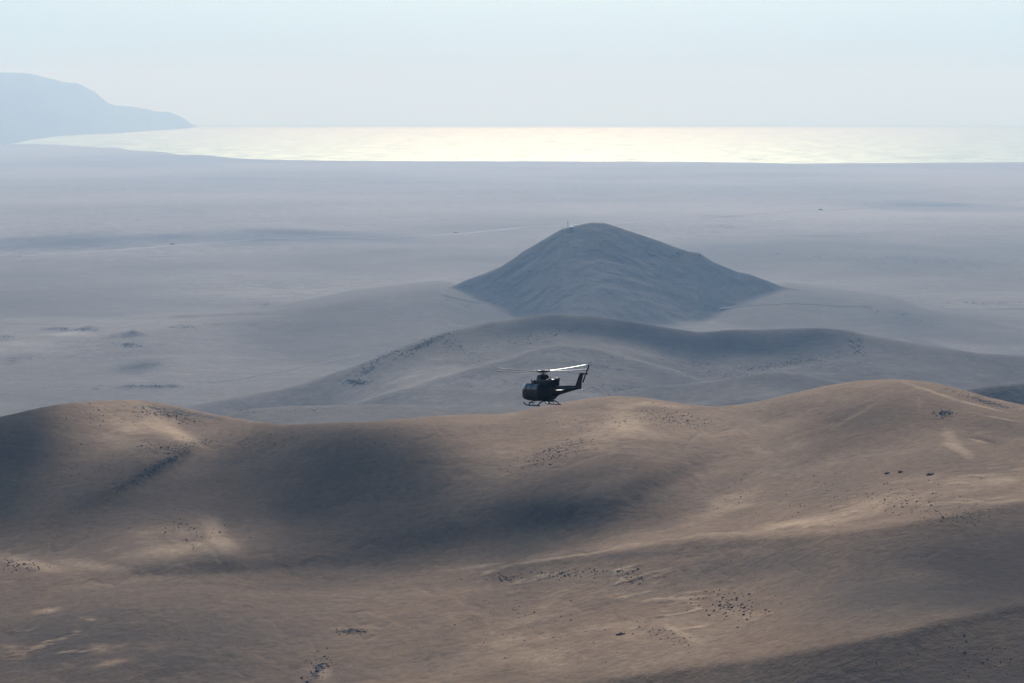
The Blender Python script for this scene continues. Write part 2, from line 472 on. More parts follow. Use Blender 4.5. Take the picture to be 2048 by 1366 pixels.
#  crest lines traced as (column, row, distance)
R_DARK = [(1700, 880, 1700), (1850, 815, 1750), (1935, 779, 1780), (1990, 771, 1800), (2048, 767, 1800), (2200, 755, 1800), (2500, 745, 1850), (3200, 790, 1850)]
R_DUNE = [(-200, 880, 1900), (440, 835, 1950), (500, 819, 1950), (600, 812, 1950), (750, 810, 1950), (830, 812, 1950), (900, 822, 1950), (960, 817, 1950), (1020, 816, 1950), (1060, 822, 1950), (1120, 840, 1950), (1500, 900, 1950)]
R_MID = [(300, 830, 2500), (420, 805, 2600), (488, 792, 2650), (560, 779, 2700), (615, 766, 2700), (659, 749, 2700), (725, 727, 2700), (791, 702, 2720), (835, 683, 2720), (879, 670, 2730), (912, 661, 2740),
         (975, 644, 2760), (1014, 641, 2760), (1060, 633, 2780), (1108, 627, 2800), (1147, 631, 2800), (1186, 631, 2800), (1264, 643, 2780), (1330, 655, 2760), (1399, 665, 2760), (1440, 662, 2800), (1457, 660, 2800),
         (1519, 660, 2800), (1556, 658, 2800), (1629, 656, 2800), (1683, 659, 2780), (1738, 670, 2740), (1811, 684, 2720), (1900, 698, 2700), (1957, 707, 2700), (2048, 712, 2700), (2400, 722, 2700), (3000, 760, 2700)]
R_SPUR = [(600, 850, 2480), (760, 790, 2480), (900, 748, 2500), (1000, 720, 2520), (1060, 700, 2560), (1120, 688, 2600), (1180, 694, 2580), (1260, 716, 2540), (1340, 738, 2500), (1480, 790, 2450), (1700, 880, 2400)]
R_LOW = [(900, 850, 2250), (1100, 815, 2250), (1250, 782, 2250), (1300, 774, 2250), (1370, 769, 2260), (1446, 759, 2270), (1500, 749, 2280), (1548, 743, 2280), (1590, 746, 2280), (1640, 756, 2280), (1750, 775, 2280), (2000, 800, 2280), (2300, 860, 2250)]
R_APRON = [(-300, 730, 3500), (100, 690, 3600), (330, 656, 3700), (440, 648, 3780), (560, 634, 3900), (640, 618, 4000), (700, 604, 4100), (800, 588, 4250), (880, 577, 4350), (960, 592, 4400), (1060, 604, 4400), (1200, 606, 4400), (1400, 600, 4400), (1500, 588, 4400),
           (1573, 580, 4400), (1650, 592, 4350), (1716, 602, 4300), (1780, 612, 4220), (1843, 634, 4000), (1906, 648, 3900), (1970, 661, 3820), (2048, 674, 3750), (2300, 700, 3600), (2800, 740, 3400)]
CONE = [(780, 640, 4400), (866, 594, 4400), (881, 585, 4400), (920, 566, 4400), (942, 556, 4400), (970, 547, 4400), (1002, 533, 4400), (1018, 523, 4400), (1045, 504, 4400), (1069, 490, 4400), (1100, 471, 4400), (1123, 458, 4400), (1139, 454, 4400),
        (1160, 449, 4400), (1182, 445, 4400), (1209, 446, 4400), (1233, 453, 4400), (1280, 469, 4400), (1319, 482, 4400), (1370, 501, 4400), (1397, 505, 4400), (1424, 522, 4400), (1475, 544, 4400), (1495, 547, 4400), (1534, 561, 4400), (1573, 577, 4400),
        (1650, 592, 4400), (1760, 625, 4400)]

def ridge(t, Y, pl, front, back, rnd=30.0, curve=0.0, len_=150.0, sm_=0.002):
    tt, yy, zz = poly(pl)
    yc = sum(w_ * np.interp(t + o_, tt, yy) for o_, w_ in ((-0.03, .1), (-0.018, .2), (-0.008, .2), (0.008, .2), (0.018, .2), (0.03, .1)))
    qq = (CAMZ - zz) / yy
    zc = CAMZ - yc * (0.25 * np.interp(t - sm_, tt, qq) + 0.5 * np.interp(t, tt, qq) + 0.25 * np.interp(t + sm_, tt, qq))
    d = Y - yc
    # d<0: front face; softened top
    if curve > 0:        # steep below the crest, easing out down the skirt
        f = np.where(d < 0, (front - curve) * len_ * (1 - np.exp(np.minimum(d, 0) / len_)) + curve * (-d), back * d)
    else:
        f = np.where(d < 0, front * (-d), back * d)
    f = np.sqrt(f * f + (rnd * 0.12) ** 2) - rnd * 0.12
    return zc - f

def mid_z(t, Y, want=False):
    X = t * Y
    base = plain_z(Y)
    base = base + 2.2 * fbm(X, Y, 420, 3, 41) * ss(18000, 9000, Y) + 0.7 * fbm(X, Y, 70, 3, 43) + 1.3 * np.maximum(fbm(X, Y, 260, 4, 47), 0) * ss(9000, 3000, Y)
    py = py_of((CAMZ - base) / Y)
    n1 = fbm(X, Y, 300, 4, 51); n2 = fbm(X, Y, 80, 4, 53); n3 = fbm(X, Y, 22, 3, 55)
    ap = ridge(t, Y, R_APRON, 0.10, 0.06, 60, 0.022, 220) + 3.0 * n1 * ss(0, -400, Y - 4400)
    md = ridge(t, Y, R_MID, 0.28, 0.25, 50, 0.045, 150)
    dm = np.interp(t, *poly(R_MID)[:2]) - Y
    md = md + ss(20, 200, dm) * (5.0 * n1 + 1.6 * n2 + 5.0 * vnoise(X / 110.0, Y / 420.0, 83))
    sp = ridge(t, Y, R_SPUR, 0.30, 0.20, 30, 0.05, 90) + 1.0 * n2
    md = smax(md, sp, 2.0)
    lw = ridge(t, Y, R_LOW, 0.26, 0.25, 30, 0.05, 60) + 2.5 * n2 * ss(0, 120, np.abs(Y - 2280))
    dn = ridge(t, Y, R_DUNE, 0.10, 0.22, 24, 0.03, 60) + 0.6 * n2
    dk = ridge(t, Y, R_DARK, 0.42, 0.25, 24) + 1.5 * n2 * ss(0, 60, np.abs(Y - 1800))
    cn = ridge(t, Y, CONE, 0.42, 0.45, 60, 0.22, 300, 0.0006) + (0.35 * n3 + 0.9 * n2) * ss(0, 70, np.abs(Y - 4400)) + 0.35 * n3
    # gullies down the cone's face
    gl = vnoise(X / 26.0, Y / 160.0, 77) * ss(10, 120, 4400 - Y) * ss(420, 260, 4400 - Y)
    cn = cn + 2.0 * gl
    z = smax(base, ap, 3.0)
    z0 = z
    z = smax(z, cn, 3.0)
    cone_dom = cn - z0
    z1 = z
    z = smax(z, md, 3.0); mid_dom = md - z1
    z = smax(z, lw, 3.0)
    z = smax(z, dn, 1.5)
    z = smax(z, dk, 1.5); dark_dom = dk - lw
    apron_dom = ap - base; rid_dom = np.maximum(md, np.maximum(lw, dn)) - z1
    # small rocky mounds out on the flat
    for (cx, cy, w, h) in MOUNDS:
        q = float(q_of(cy)); tt = float(t_of(cx, cy))
        yy = (CAMZ - 92.0) / q; xx = tt * yy
        r = ((X - xx) / w) ** 2 + ((Y - yy) / (w * 0.8)) ** 2
        z = z + 0.75 * h * np.exp(-r) * (1 + 0.35 * n3)
    if want: return z, cone_dom, mid_dom, dark_dom, apron_dom, rid_dom
    return z

MOUNDS = [(120, 659, 26, 6), (90, 662, 18, 4), (172, 661, 24, 6), (255, 692, 24, 9), (365, 655, 30, 6), (430, 652, 36, 6), (500, 652, 30, 4), (8, 674, 16, 4), (25, 720, 20, 4),
          (258, 774, 16, 3), (300, 775, 22, 3), (345, 774, 18, 3), (712, 768, 20, 9), (735, 742, 18, 6), (535, 612, 24, 4), (1430, 436, 60, 5), (1455, 436, 50, 8)]

def midground():
    ta = np.concatenate([np.linspace(-0.62, -0.23, 260, endpoint=False), np.linspace(-0.23, 0.23, 1060, endpoint=False), np.linspace(0.23, 0.62, 260)])
    Yr = np.concatenate([np.linspace(1250, 2900, 330, endpoint=False), np.linspace(2900, 4080, 130, endpoint=False), np.linspace(4080, 4500, 190, endpoint=False),
                         np.geomspace(4500, 16500, 260, endpoint=False), ])
    # last stretch runs to the shoreline of every column
    pc = np.interp(px_of(ta, 320.0), COAST[:, 0], COAST[:, 1])
    Yc = (CAMZ - 3.0) / q_of(pc)
    Yc = np.maximum(Yc, 17000)
    w = np.linspace(0, 1, 60)
    last = 16500 + (Yc[None, :] - 16500) * w[:, None]
    Yg = np.concatenate([np.broadcast_to(Yr[:, None], (len(Yr), len(ta))), last])
    T = np.broadcast_to(ta[None, :], Yg.shape)
    Z, cd, mdm, dd, apd, rdd = mid_z(T, Yg, True)
    X = T * Yg
    shore = ss(14000, 17500, Yg)
    low = 3.0 + 2.5 * (fbm(X, Yg, 900, 4, 91) + 0.6)
    Z = Z * (1 - shore) + np.where(Yg > 17000, low, np.maximum(plain_z(Yg), 4) + 0) * shore
    fin = ss(0.985, 1.0, Yg / Yc[None, :])
    Z = Z * (1 - fin) + (-0.6) * fin
    # bluffs over the bay at the left
    PX = px_of(T, 300)
    bl = ss(620, 250, PX) * ss(0.90, 0.965, Yg / Yc[None, :]) * ss(1.0, 0.985, Yg / Yc[None, :])
    Z = Z + bl * (6 + 7 * np.abs(fbm(X, Yg, 500, 4, 95)))
    PY = py_of((CAMZ - Z) / Yg); PX = px_of(T, PY)
    sand = 0.5 * np.clip(fbm(X, Yg, 1500, 4, 61) * 0.7 - 0.05, 0, 1) * ss(3000, 5000, Yg)
    grav_shade = 0.9 * np.clip(-fbm(X, Yg * 0.7, 1100, 4, 63) * 0.8 - 0.1, 0, 1) * ss(12000, 5000, Yg)
    tone = 1 + 0.22 * fbm(X, Yg, 420, 4, 65)
    grav_shade = np.maximum(grav_shade, 0.78 * ss(-0.5, 5, apd) * ss(5200, 4700, Yg) * ss(300, 620, 1024 + 5000 * T) * tone)  # apron darkened in colour in place of cloud shade
    grav_shade = np.maximum(grav_shade, 0.72 * ss(0, 10, rdd) * tone)
    grav_shade = np.maximum(grav_shade, 0.50 * ss(4200, 3000, Yg) * tone)
    sand = np.maximum(sand, ss(4300, 9000, Yg) * (0.62 + 0.25 * fbm(X, Yg, 1300, 4, 67)))  # paler far plain makes up in colour for thin distant haze
    for b in [(850, 750, 90, 20, -8, 0.95), (930, 765, 140, 16, -4, 0.8), (1060, 745, 60, 8, -14, 0.6), (1250, 800, 90, 10, 0, 0.6), (1440, 800, 140, 10, -8, 0.7), (40, 700, 200, 16, 0, 0.6), (100, 640, 200, 10, 0, 0.5), (1020, 770, 120, 20, -6, 0.6), (560, 795, 120, 8, -6, 0.5), (1560, 738, 120, 5, -6, 0.8), (1660, 725, 60, 6, -14, 0.6), (60, 690, 140, 10, 0, 0.6), (140, 668, 60, 6, 0, 0.7),  # pale patches; some paint sunlit ground on the ridge and cone
              (1750, 630, 200, 14, 4, 0.3), (1180, 715, 80, 10, 10, 0.3), (1880, 730, 140, 24, 6, 0.35), (1160, 720, 70, 20, 0, 0.3), (1150, 490, 50, 14, -30, 0.8), (1080, 515, 50, 6, -26, 0.5), (1400, 560, 120, 18, 20, 0.5), (1230, 820, 40, 8, 0, .4)]:
        sand = np.maximum(sand, b[5] * blob(PX, PY, *b[:5]))
    for b in [(280, 733, 50, 7, -8, 0.9), (100, 774, 80, 2.5, -2, 0.8), (520, 480, 90, 3, 0, 0.6), (600, 465, 120, 6, 2, 0.7), (150, 485, 120, 8, -3, 0.6), (1650, 473, 110, 4, 1, 0.7), (1860, 410, 100, 4, 0, 0.6),  # dark patches; several paint cloud and slope shade
              (1450, 700, 180, 26, 4, 0.4), (950, 690, 120, 14, -14, 0.5), (1340, 776, 60, 4, 0, 0.9), (1560, 752, 50, 5, 0, 0.8), (1490, 770, 30, 4, -25, 0.7), (1980, 640, 200, 14, 4, 0.7), (1860, 690, 120, 7, 14, 0.8), (1600, 690, 140, 22, 0, 0.5),
              (600, 690, 260, 22, -12, 0.4), (1230, 650, 260, 12, 6, 0.6), (620, 775, 90, 5, -12, 0.6), (1150, 690, 60, 8, 20, 0.5), (1560, 480, 80, 2, 0, 0.5)]:
        grav_shade = np.maximum(grav_shade, b[5] * blob(PX, PY, *b[:5]))
    rock = np.zeros_like(Z)
    for (cx, cy, w_, h) in MOUNDS:
        rock = np.maximum(rock, 0.62 * blob(PX, PY, cx, cy - 3, w_ * 1.0, 4))
    for b in [(865, 680, 55, 6, -26, 0.8), (770, 712, 40, 4, -26, 0.7), (712, 764, 22, 5, 0, 0.9), (735, 742, 18, 5, -20, 0.6), (905, 690, 40, 12, 30, 0.4), (1090, 670, 50, 3, -20, 0.5), (1160, 680, 50, 3, 20, 0.5), (970, 655, 50, 5, -20, 0.6)]:
        rock = np.maximum(rock, b[5] * blob(PX, PY, *b[:5]))
    grav_shade = np.maximum(grav_shade, 0.8 * ss(-2, 3, dd) * ss(1500, 1600, Yg) * ss(2000, 1900, Yg) * ss(1820, 1900, PX))
    P = np.stack([X, Yg, Z], -1)
    crust_shade = 0.93 * ss(-17, 5, cd + 6 * fbm(X, Yg, 90, 5, 87)) * ss(3600, 3750, Yg) * ss(4900, 4700, Yg)
    crust_shade *= 1 - 0.55 * blob(PX, PY, 1150, 492, 60, 26, -32) - 0.35 * blob(PX, PY, 1420, 585, 150, 22, 16) - 0.3 * blob(PX, PY, 1080, 525, 60, 10, -28)  # lighter spots paint the sunlit parts of the cone
    crust_shade = np.maximum(crust_shade, 0.75 * ss(-2, 3, dd) * ss(1500, 1600, Yg) * ss(2000, 1900, Yg) * ss(1820, 1900, PX))
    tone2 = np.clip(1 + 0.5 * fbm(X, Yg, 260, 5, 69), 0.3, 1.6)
    for b in [(1160, 632, 330, 42, 2, 0.80), (1500, 640, 330, 40, 10, 0.45), (1840, 655, 280, 44, 12, 0.65), (1650, 625, 160, 18, 14, 0.5), (760, 640, 230, 34, -12, 0.25), (1180, 668, 240, 26, 4, 0.50), (1480, 690, 260, 30, 3, 0.55), (930, 672, 90, 20, -18, 0.50),  # dark blobs paint slope shade on the apron and ridges
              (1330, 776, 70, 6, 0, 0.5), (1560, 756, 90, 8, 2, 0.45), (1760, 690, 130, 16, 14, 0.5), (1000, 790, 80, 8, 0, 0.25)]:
        crust_shade = np.maximum(crust_shade, b[5] * blob(PX, PY, *b[:5]) * tone2)
    crust_shade = np.clip(crust_shade, 0, 1) * (1 - 0.7 * blob(PX, PY, 880, 757, 130, 20, -6))
    sand = sand * (1 - crust_shade)
    att = {'sand': sand, 'gravel_shade': grav_shade, 'rock': rock, 'crust_shade': crust_shade}
    conemask = ((cd > 0.5) & (T > -0.055) & (T < 0.125))
    fm = conemask[:-1, :-1] & conemask[1:, 1:] & (Yg[:-1, :-1] > 3650) & (Yg[:-1, :-1] < 4800)
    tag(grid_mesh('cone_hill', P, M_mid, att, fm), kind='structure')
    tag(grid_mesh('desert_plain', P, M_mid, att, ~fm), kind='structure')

midground()

# land that carries on beyond the traced sheet, in every direction
def coarse_land():
    xs = np.linspace(-60000, 60000, 61); ys = np.linspace(-6000, 17000, 24)
    Xg, Yg = np.meshgrid(xs, ys)
    Z = np.minimum(plain_z(Yg), plain_z(1500.0)) - 14.0
    Z = np.maximum(Z, 0.3)
    Z = np.where(np.abs(Xg) > 9000, Z + 12, Z)
    zero = np.zeros_like(Z)
    tag(grid_mesh('ground', np.stack([Xg, Yg, Z], -1), M_mid, {'sand': zero, 'gravel_shade': zero, 'rock': zero}), kind='structure')
coarse_land()

# ================================================================== HEADLAND
def headland():
    top = np.array([(-1600, 190), (-700, 150), (-300, 142), (0, 145), (50, 146), (76, 150), (100, 157), (125, 163), (157, 167), (172, 174), (190, 183), (203, 195), (215, 205), (228, 210), (260, 213), (290, 217),
                    (312, 223), (340, 224), (352, 229), (364, 234), (376, 243), (386, 251), (391, 254.5)], float)
    water = np.array([(-1600, 300), (0, 293), (60, 280), (115, 272.5), (160, 270), (240, 266), (300, 262), (350, 259), (391, 255.0)], float)
    px = np.concatenate([np.linspace(-1600, 0, 60, endpoint=False), np.linspace(0, 391, 200)])
    tp = np.interp(px, top[:, 0], top[:, 1]) + 0.5 * vnoise(px / 9, px * 0, 3) * ss(391, 370, px)
    wt = np.interp(px, water[:, 0], water[:, 1])
    Yw = CAMZ / q_of(wt); Yt = 33500 + (41300 - 33500) * ss(-200, 391, px); Yt = np.maximum(Yt, Yw + 40)
    Zt = CAMZ - q_of(tp) * Yt
    t = t_of(px, 240.0)
    rows = []
    for k in np.linspace(0, 1, 40):
        Y = Yw + (Yt - Yw) * k
        Zz = -0.8 + (Zt + 0.8) * (k ** 1.15)
        n = fbm(t * Y, Y, 1600, 4, 23)
        Zz = Zz + 40 * n * math.sin(math.pi * k) ** 1.0 * ss(391, 300, px)
        # never above the traced skyline
        lim = CAMZ - (CAMZ - Zt) / Yt * Y
        Zz = np.minimum(Zz, lim - 0.2 * (1 - k))
        rows.append(np.stack([t * Y, Y, Zz], -1))
    for k in np.linspace(0.05, 1, 14):
        Y = Yt + 4500 * k
        rows.append(np.stack([t * Y, Y, Zt * (1 - k) - 0.8 * k], -1))
    P = np.array(rows)
    zero = np.zeros(P.shape[:2])
    tag(grid_mesh('headland', P, M_mid, {'sand': zero, 'gravel_shade': zero + 0.3, 'rock': zero}), kind='structure')
headland()

# ================================================================== SEA
SEA_EDGE = CAMZ / float(q_of(252.0))
def sea():
    m, t, bs = base_mat('sea_water')
    co = t.new('ShaderNodeTexCoord').outputs['Object']
    bs.inputs['Base Color'].default_value = (0.02, 0.045, 0.06, 1)
    bs.inputs['IOR'].default_value = 1.33; bs.inputs['Specular IOR Level'].default_value = 0.50; bs.inputs['Specular Tint'].default_value = (0.66, 1.0, 0.95, 1)
    sw = t.noise(t.map(co, (0.0014, 0.0036, 1)), 1.0, 9, 0.74, 0.5)
    t.put(bs.inputs['Roughness'], t.math('ADD', t.ramp(sw, 0.36, 0.64, 0.46, 0.74), t.ramp(t.attr('far_fade'), 0, 1, 0, 0.12)))
    bp = t.new('ShaderNodeBump'); bp.inputs['Strength'].default_value = 0.25; bp.inputs['Distance'].default_value = 6.0
    t.put(bp.inputs['Height'], t.noise(t.map(co, (0.006, 0.014, 1)), 1.0, 4, 0.6))
    t.l.new(bp.outputs[0], bs.inputs['Normal'])
    # at these grazing angles the water is a rough mirror: glossy over a dark body
    gl = t.new('ShaderNodeBsdfGlossy'); gl.distribution = 'GGX'
    gl.inputs['Color'].default_value = (0.76, 0.92, 0.82, 1)
    rsock = bs.inputs['Roughness'].links[0].from_socket
    t.l.new(rsock, gl.inputs['Roughness']); t.l.new(bp.outputs[0], gl.inputs['Normal'])
    df = t.new('ShaderNodeBsdfDiffuse'); df.inputs['Color'].default_value = (0.03, 0.06, 0.07, 1)
    mx_ = t.new('ShaderNodeMixShader'); sk = t.noise(t.map(co, (0.004, 0.012, 1)), 1.0, 6, 0.8, 0.3)
    t.put(mx_.inputs[0], t.math('MULTIPLY', t.math('ADD', t.ramp(sk, 0.40, 0.60, 0.11, 0.40), t.ramp(sw, 0.40, 0.60, -0.10, 0.10)), t.ramp(t.attr('far_fade'), 0, 1, 1.0, 0.75)))
    t.l.new(df.outputs[0], mx_.inputs[1]); t.l.new(gl.outputs[0], mx_.inputs[2])
    outn = [n for n in t.n if n.type == 'OUTPUT_MATERIAL'][0]
    t.l.new(mx_.outputs[0], outn.inputs['Surface']); t.n.remove(bs)
    ta = np.linspace(-1.25, 1.25, 260)
    Y = np.linspace(16000, SEA_EDGE, 80)
    T, YY = np.meshgrid(ta, Y)
    P = np.stack([T * YY, YY, np.zeros_like(YY)], -1)
    tag(grid_mesh('sea', P, m, {'far_fade': ss(39000, 45500, YY)}), kind='structure')  # mask that fades the glare toward the far edge
sea()

# ================================================================== ROADS
def plain_point(px, py):
    """first surface met beyond the foreground hills along a photo pixel"""
    t = float(t_of(px, py)); q = float(q_of(py))
    Ym = np.geomspace(1950, 17500, 2500)
    D = mid_z(np.full_like(Ym, t), Ym) - (CAMZ - q * Ym)
    i = int(np.argmax(D > 0))
    Y = Ym[i - 1] + (Ym[i] - Ym[i - 1]) * (-D[i - 1]) / (D[i] - D[i - 1]) if i > 0 else (CAMZ - 60) / q
    return np.array([t * Y, Y, CAMZ - q * Y])

def road(name, pts, width, mat, lift=0.5, steps=60):
    w = [plain_point(*p) for p in pts]
    a = np.array(w); s = np.concatenate([[0], np.cumsum(np.linalg.norm(np.diff(a[:, :2], axis=0), axis=1))])
    u = np.linspace(0, s[-1], steps)
    x = np.interp(u, s, a[:, 0]); y = np.interp(u, s, a[:, 1])
    dx, dy = np.gradient(x), np.gradient(y); L = np.hypot(dx, dy); nx, ny = -dy / L, dx / L
    rows = []
    for k, hgt in ((-0.5, -0.6), (-0.36, 1.0), (0.36, 1.0), (0.5, -0.6)):
        xx = x + nx * width * k; yy = y + ny * width * k
        zz = mid_z(xx / yy, yy)
        zc = mid_z(x / y, y)
        zz = np.maximum(zz, zc) + lift * hgt
        rows.append(np.stack([xx, yy, zz], -1))
    return tag(grid_mesh(name, np.array(rows), mat), kind='structure')

road('highway', [(40, 513), (140, 508), (250, 500), (345, 491), (420, 486), (500, 480), (640, 477), (760, 478), (860, 473), (960, 464), (1040, 456), (1150, 450), (1250, 446), (1400, 435), (1480, 430), (1560, 425), (1641, 422), (1720, 417), (1800, 413), (1990, 402), (2120, 396), (2500, 380)], 19, M_road, 1.2, 420)
road('service_track', [(876, 588), (890, 592), (905, 595), (925, 600), (945, 604), (962, 607)], 4, M_track, 0.6, 80)
road('foot_track', [(1440, 618), (1470, 614), (1500, 611), (1535, 609), (1570, 608), (1640, 609), (1740, 613)], 6, M_track, 0.6, 80)
road('valley_track', [(420, 765), (480, 758), (540, 746), (600, 735), (650, 726), (720, 712)], 6, M_track, 0.5, 80)

# ================================================================== HAZE
def haze():
    x0, x1, y0, y1, z0, z1 = -62000, 62000, -7000, 62000, -1.8, 1100
    v = [(x, y, z) for x in (x0, x1) for y in (y0, y1) for z in (z0, z1)]
    f = [(0, 1, 3, 2), (4, 6, 7, 5), (0, 4, 5, 1), (2, 3, 7, 6), (0, 2, 6, 4), (1, 5, 7, 3)]
    m = bpy.data.materials.new('haze_air'); m.use_nodes = True
    n = m.node_tree.nodes; n.clear()
    out = n.new('ShaderNodeOutputMaterial'); pv = n.new('ShaderNodeVolumePrincipled')
    pv.inputs['Color'].default_value = (*HAZE_COLOR, 1)
    pv.inputs['Density'].default_value = HAZE_DENSITY
    pv.inputs['Anisotropy'].default_value = HAZE_ANISO
    pv.inputs['Absorption Color'].default_value = (1, 1, 1, 1)
    m.node_tree.links.new(pv.outputs[0], out.inputs['Volume'])
    o = mesh_obj('haze', v, f, m)
    bm = bmesh.new(); bm.from_mesh(o.data); bmesh.ops.recalc_face_normals(bm, faces=bm.faces[:]); bm.to_mesh(o.data); bm.free()
    tag(o, kind='stuff')
haze()

# ================================================================== ADDED CLOUDS (unseen above the haze, put in to shade the hills)
def shade_cloud_mat():
    m = bpy.data.materials.new('shade_cloud_vapour'); m.use_nodes = True
    n = m.node_tree.nodes; n.clear()
    out = n.new('ShaderNodeOutputMaterial'); pv = n.new('ShaderNodeVolumePrincipled')
    pv.inputs['Color'].default_value = (0.97, 0.97, 0.98, 1)
    pv.inputs['Density'].default_value = 0.055
    pv.inputs['Anisotropy'].default_value = 0.6
    m.node_tree.links.new(pv.outputs[0], out.inputs['Volume'])
    return m
M_shade_cloud = shade_cloud_mat()
SHADE_CLOUD_Z = 1750.0

def shade_cloud(center, a, b, c, rot=0.0, seed=1):
    """flattened puffy body whose shade falls on `center`; half sizes a (across), b (along), c (up)"""
    k = (SHADE_CLOUD_Z - center[2]) / sv.z
    o_ = Vector(center) + sv * k
    bm = bmesh.new()
    bmesh.ops.create_icosphere(bm, subdivisions=5, radius=1.0)
    P = np.array([v.co[:] for v in bm.verts])
    n = fbm(P[:, 0] * 1.0 + seed, P[:, 1] * 1.0 + P[:, 2] * 0.7, 0.55, 4, seed * 7)
    r = 1.0 + 0.22 * n
    P = P * r[:, None] * np.array([a, b, c])
    cr, sr = math.cos(R(rot)), math.sin(R(rot))
    for v, p in zip(bm.verts, P):
        v.co = (p[0] * cr - p[1] * sr, p[0] * sr + p[1] * cr, p[2])
    me = bpy.data.meshes.new('shade_cloud'); bm.to_mesh(me); bm.free()
    me.materials.append(M_shade_cloud)
    o = bpy.data.objects.new('shade_cloud', me); COL.objects.link(o); o.location = o_
    return tag(o, kind='structure')

def fg_shade_cloud(px, py, sx, sy, c=9.0, rot=0.0, seed=1):
    p = fg_point(px, py)
    lo = fg_point(px, py + sy); hi = fg_point(px, py - sy)
    if hi is None: hi = 2 * p - lo
    b = 0.5 * np.linalg.norm((hi - lo)[:2]); a = sx * p[1] / F
    shade_cloud(p, a, max(b, 8), c, rot, seed)

for k, (px, py, sx, sy, c, rot) in enumerate([
        (1110, 1028, 190, 40, 15, 4), (930, 1070, 230, 32, 11, 14), (1290, 978, 120, 22, 7, 22), (760, 1100, 160, 22, 6, 10),
        (690, 940, 220, 80, 5, 0), (740, 1000, 230, 60, 5, 0), (-70, 950, 165, 120, 13, 0), (520, 1132, 300, 15, 8, 4),
        (2150, 1130, 340, 90, 3, 0), (330, 985, 380, 60, 4, 10), (1720, 835, 200, 20, 4, 0), (540, 870, 160, 26, 4, 0)]):
    fg_shade_cloud(px, py, sx, sy, c, rot, k + 2)
for k, (px, py, sx, sy, c) in enumerate([(1500, 690, 240, 22, 7), (275, 735, 60, 12, 2), (150, 482, 240, 22, 2), (560, 472, 260, 18, 2), (1860, 412, 200, 12, 1.5), (1180, 655, 200, 14, 6)]):
    p = plain_point(px, py); lo = plain_point(px, py + sy)
    shade_cloud(p, sx * p[1] / F, np.linalg.norm((p - lo)[:2]), c, 0, 40 + k)

# ================================================================== HELICOPTER
M_paint = simple_mat('helicopter_dark_paint', (0.004, 0.0043, 0.004), 0.42, spec=0.14, var=0.2, scale=1.2)
M_glass = simple_mat('helicopter_glass', (0.01, 0.012, 0.014), 0.08, spec=0.6, var=0.05)
M_metal = simple_mat('helicopter_metal', (0.012, 0.012, 0.012), 0.45, metal=0.3, var=0.2, scale=3)
M_exh = simple_mat('exhaust_steel', (0.10, 0.09, 0.085), 0.5, metal=0.7, var=0.3, scale=3)
M_blade = simple_mat('rotor_blade_paint', (0.03, 0.03, 0.03), 0.33, spec=0.45, var=0.08)
M_red = simple_mat('light_lens_red', (0.3, 0.02, 0.02), 0.2)

def sgnpow(v, e): return np.sign(v) * np.abs(v) ** e

def loft(name, secs, mat, parent, n=3.0, seg=40, axis='x', sub=6):
    """secs: (station, bottom, top, half_width) along x; closed super-elliptic body"""
    A = np.array(secs, float); A = A[np.argsort(-A[:, 0])]
    u = np.arange(len(A)); uu = np.linspace(0, len(A) - 1, (len(A) - 1) * sub + 1)
    # Catmull-like smoothing with cosine-weighted local cubic
    def cr(col):
        out = []
        for q in uu:
            i = int(min(q, len(A) - 2)); f = q - i
            p0 = col[max(i - 1, 0)]; p1 = col[i]; p2 = col[i + 1]; p3 = col[min(i + 2, len(A) - 1)]
            m1 = (p2 - p0) / 2; m2 = (p3 - p1) / 2
            out.append((2 * f**3 - 3 * f**2 + 1) * p1 + (f**3 - 2 * f**2 + f) * m1 + (-2 * f**3 + 3 * f**2) * p2 + (f**3 - f**2) * m2)
        return np.array(out)
    X, Bz, Tz, W = (cr(A[:, k]) for k in range(4))
    ph = np.linspace(0, 2 * math.pi, seg, endpoint=False)
    V = []; Fc = []
    for x, b, t_, w in zip(X, Bz, Tz, W):
        zc, hz = (b + t_) / 2, (t_ - b) / 2
        for p in ph:
            V.append((x, w * sgnpow(np.cos(p), 2 / n), zc + hz * sgnpow(np.sin(p), 2 / n)))
    m = len(X)
    for i in range(m - 1):
        for j in range(seg):
            Fc.append((i * seg + j, i * seg + (j + 1) % seg, (i + 1) * seg + (j + 1) % seg, (i + 1) * seg + j))
    Fc.append(tuple(range(seg))[::-1]); Fc.append(tuple((m - 1) * seg + j for j in range(seg)))
    if axis == 'z':
        V = [(v[2], v[1], v[0]) for v in V]
    return mesh_obj(name, V, Fc, mat, parent, True), (X, Bz, Tz, W)

def tube_bm(bm, pts, rad, seg=8, caps=True):
    pts = [Vector(p) for p in pts]; rings = []
    for i, p in enumerate(pts):
        d = (pts[min(i + 1, len(pts) - 1)] - pts[max(i - 1, 0)]).normalized()
        a = d.orthogonal().normalized() if i == 0 else (a - d * a.dot(d)).normalized()
        b = d.cross(a); r = rad[i] if isinstance(rad, (list, tuple)) else rad
        rings.append([bm.verts.new(p + (a * math.cos(t) + b * math.sin(t)) * r) for t in [2 * math.pi * k / seg for k in range(seg)]])
    for r0, r1 in zip(rings, rings[1:]):
        for k in range(seg): bm.faces.new((r0[k], r0[(k + 1) % seg], r1[(k + 1) % seg], r1[k]))
    if caps: bm.faces.new(rings[0][::-1]); bm.faces.new(rings[-1])

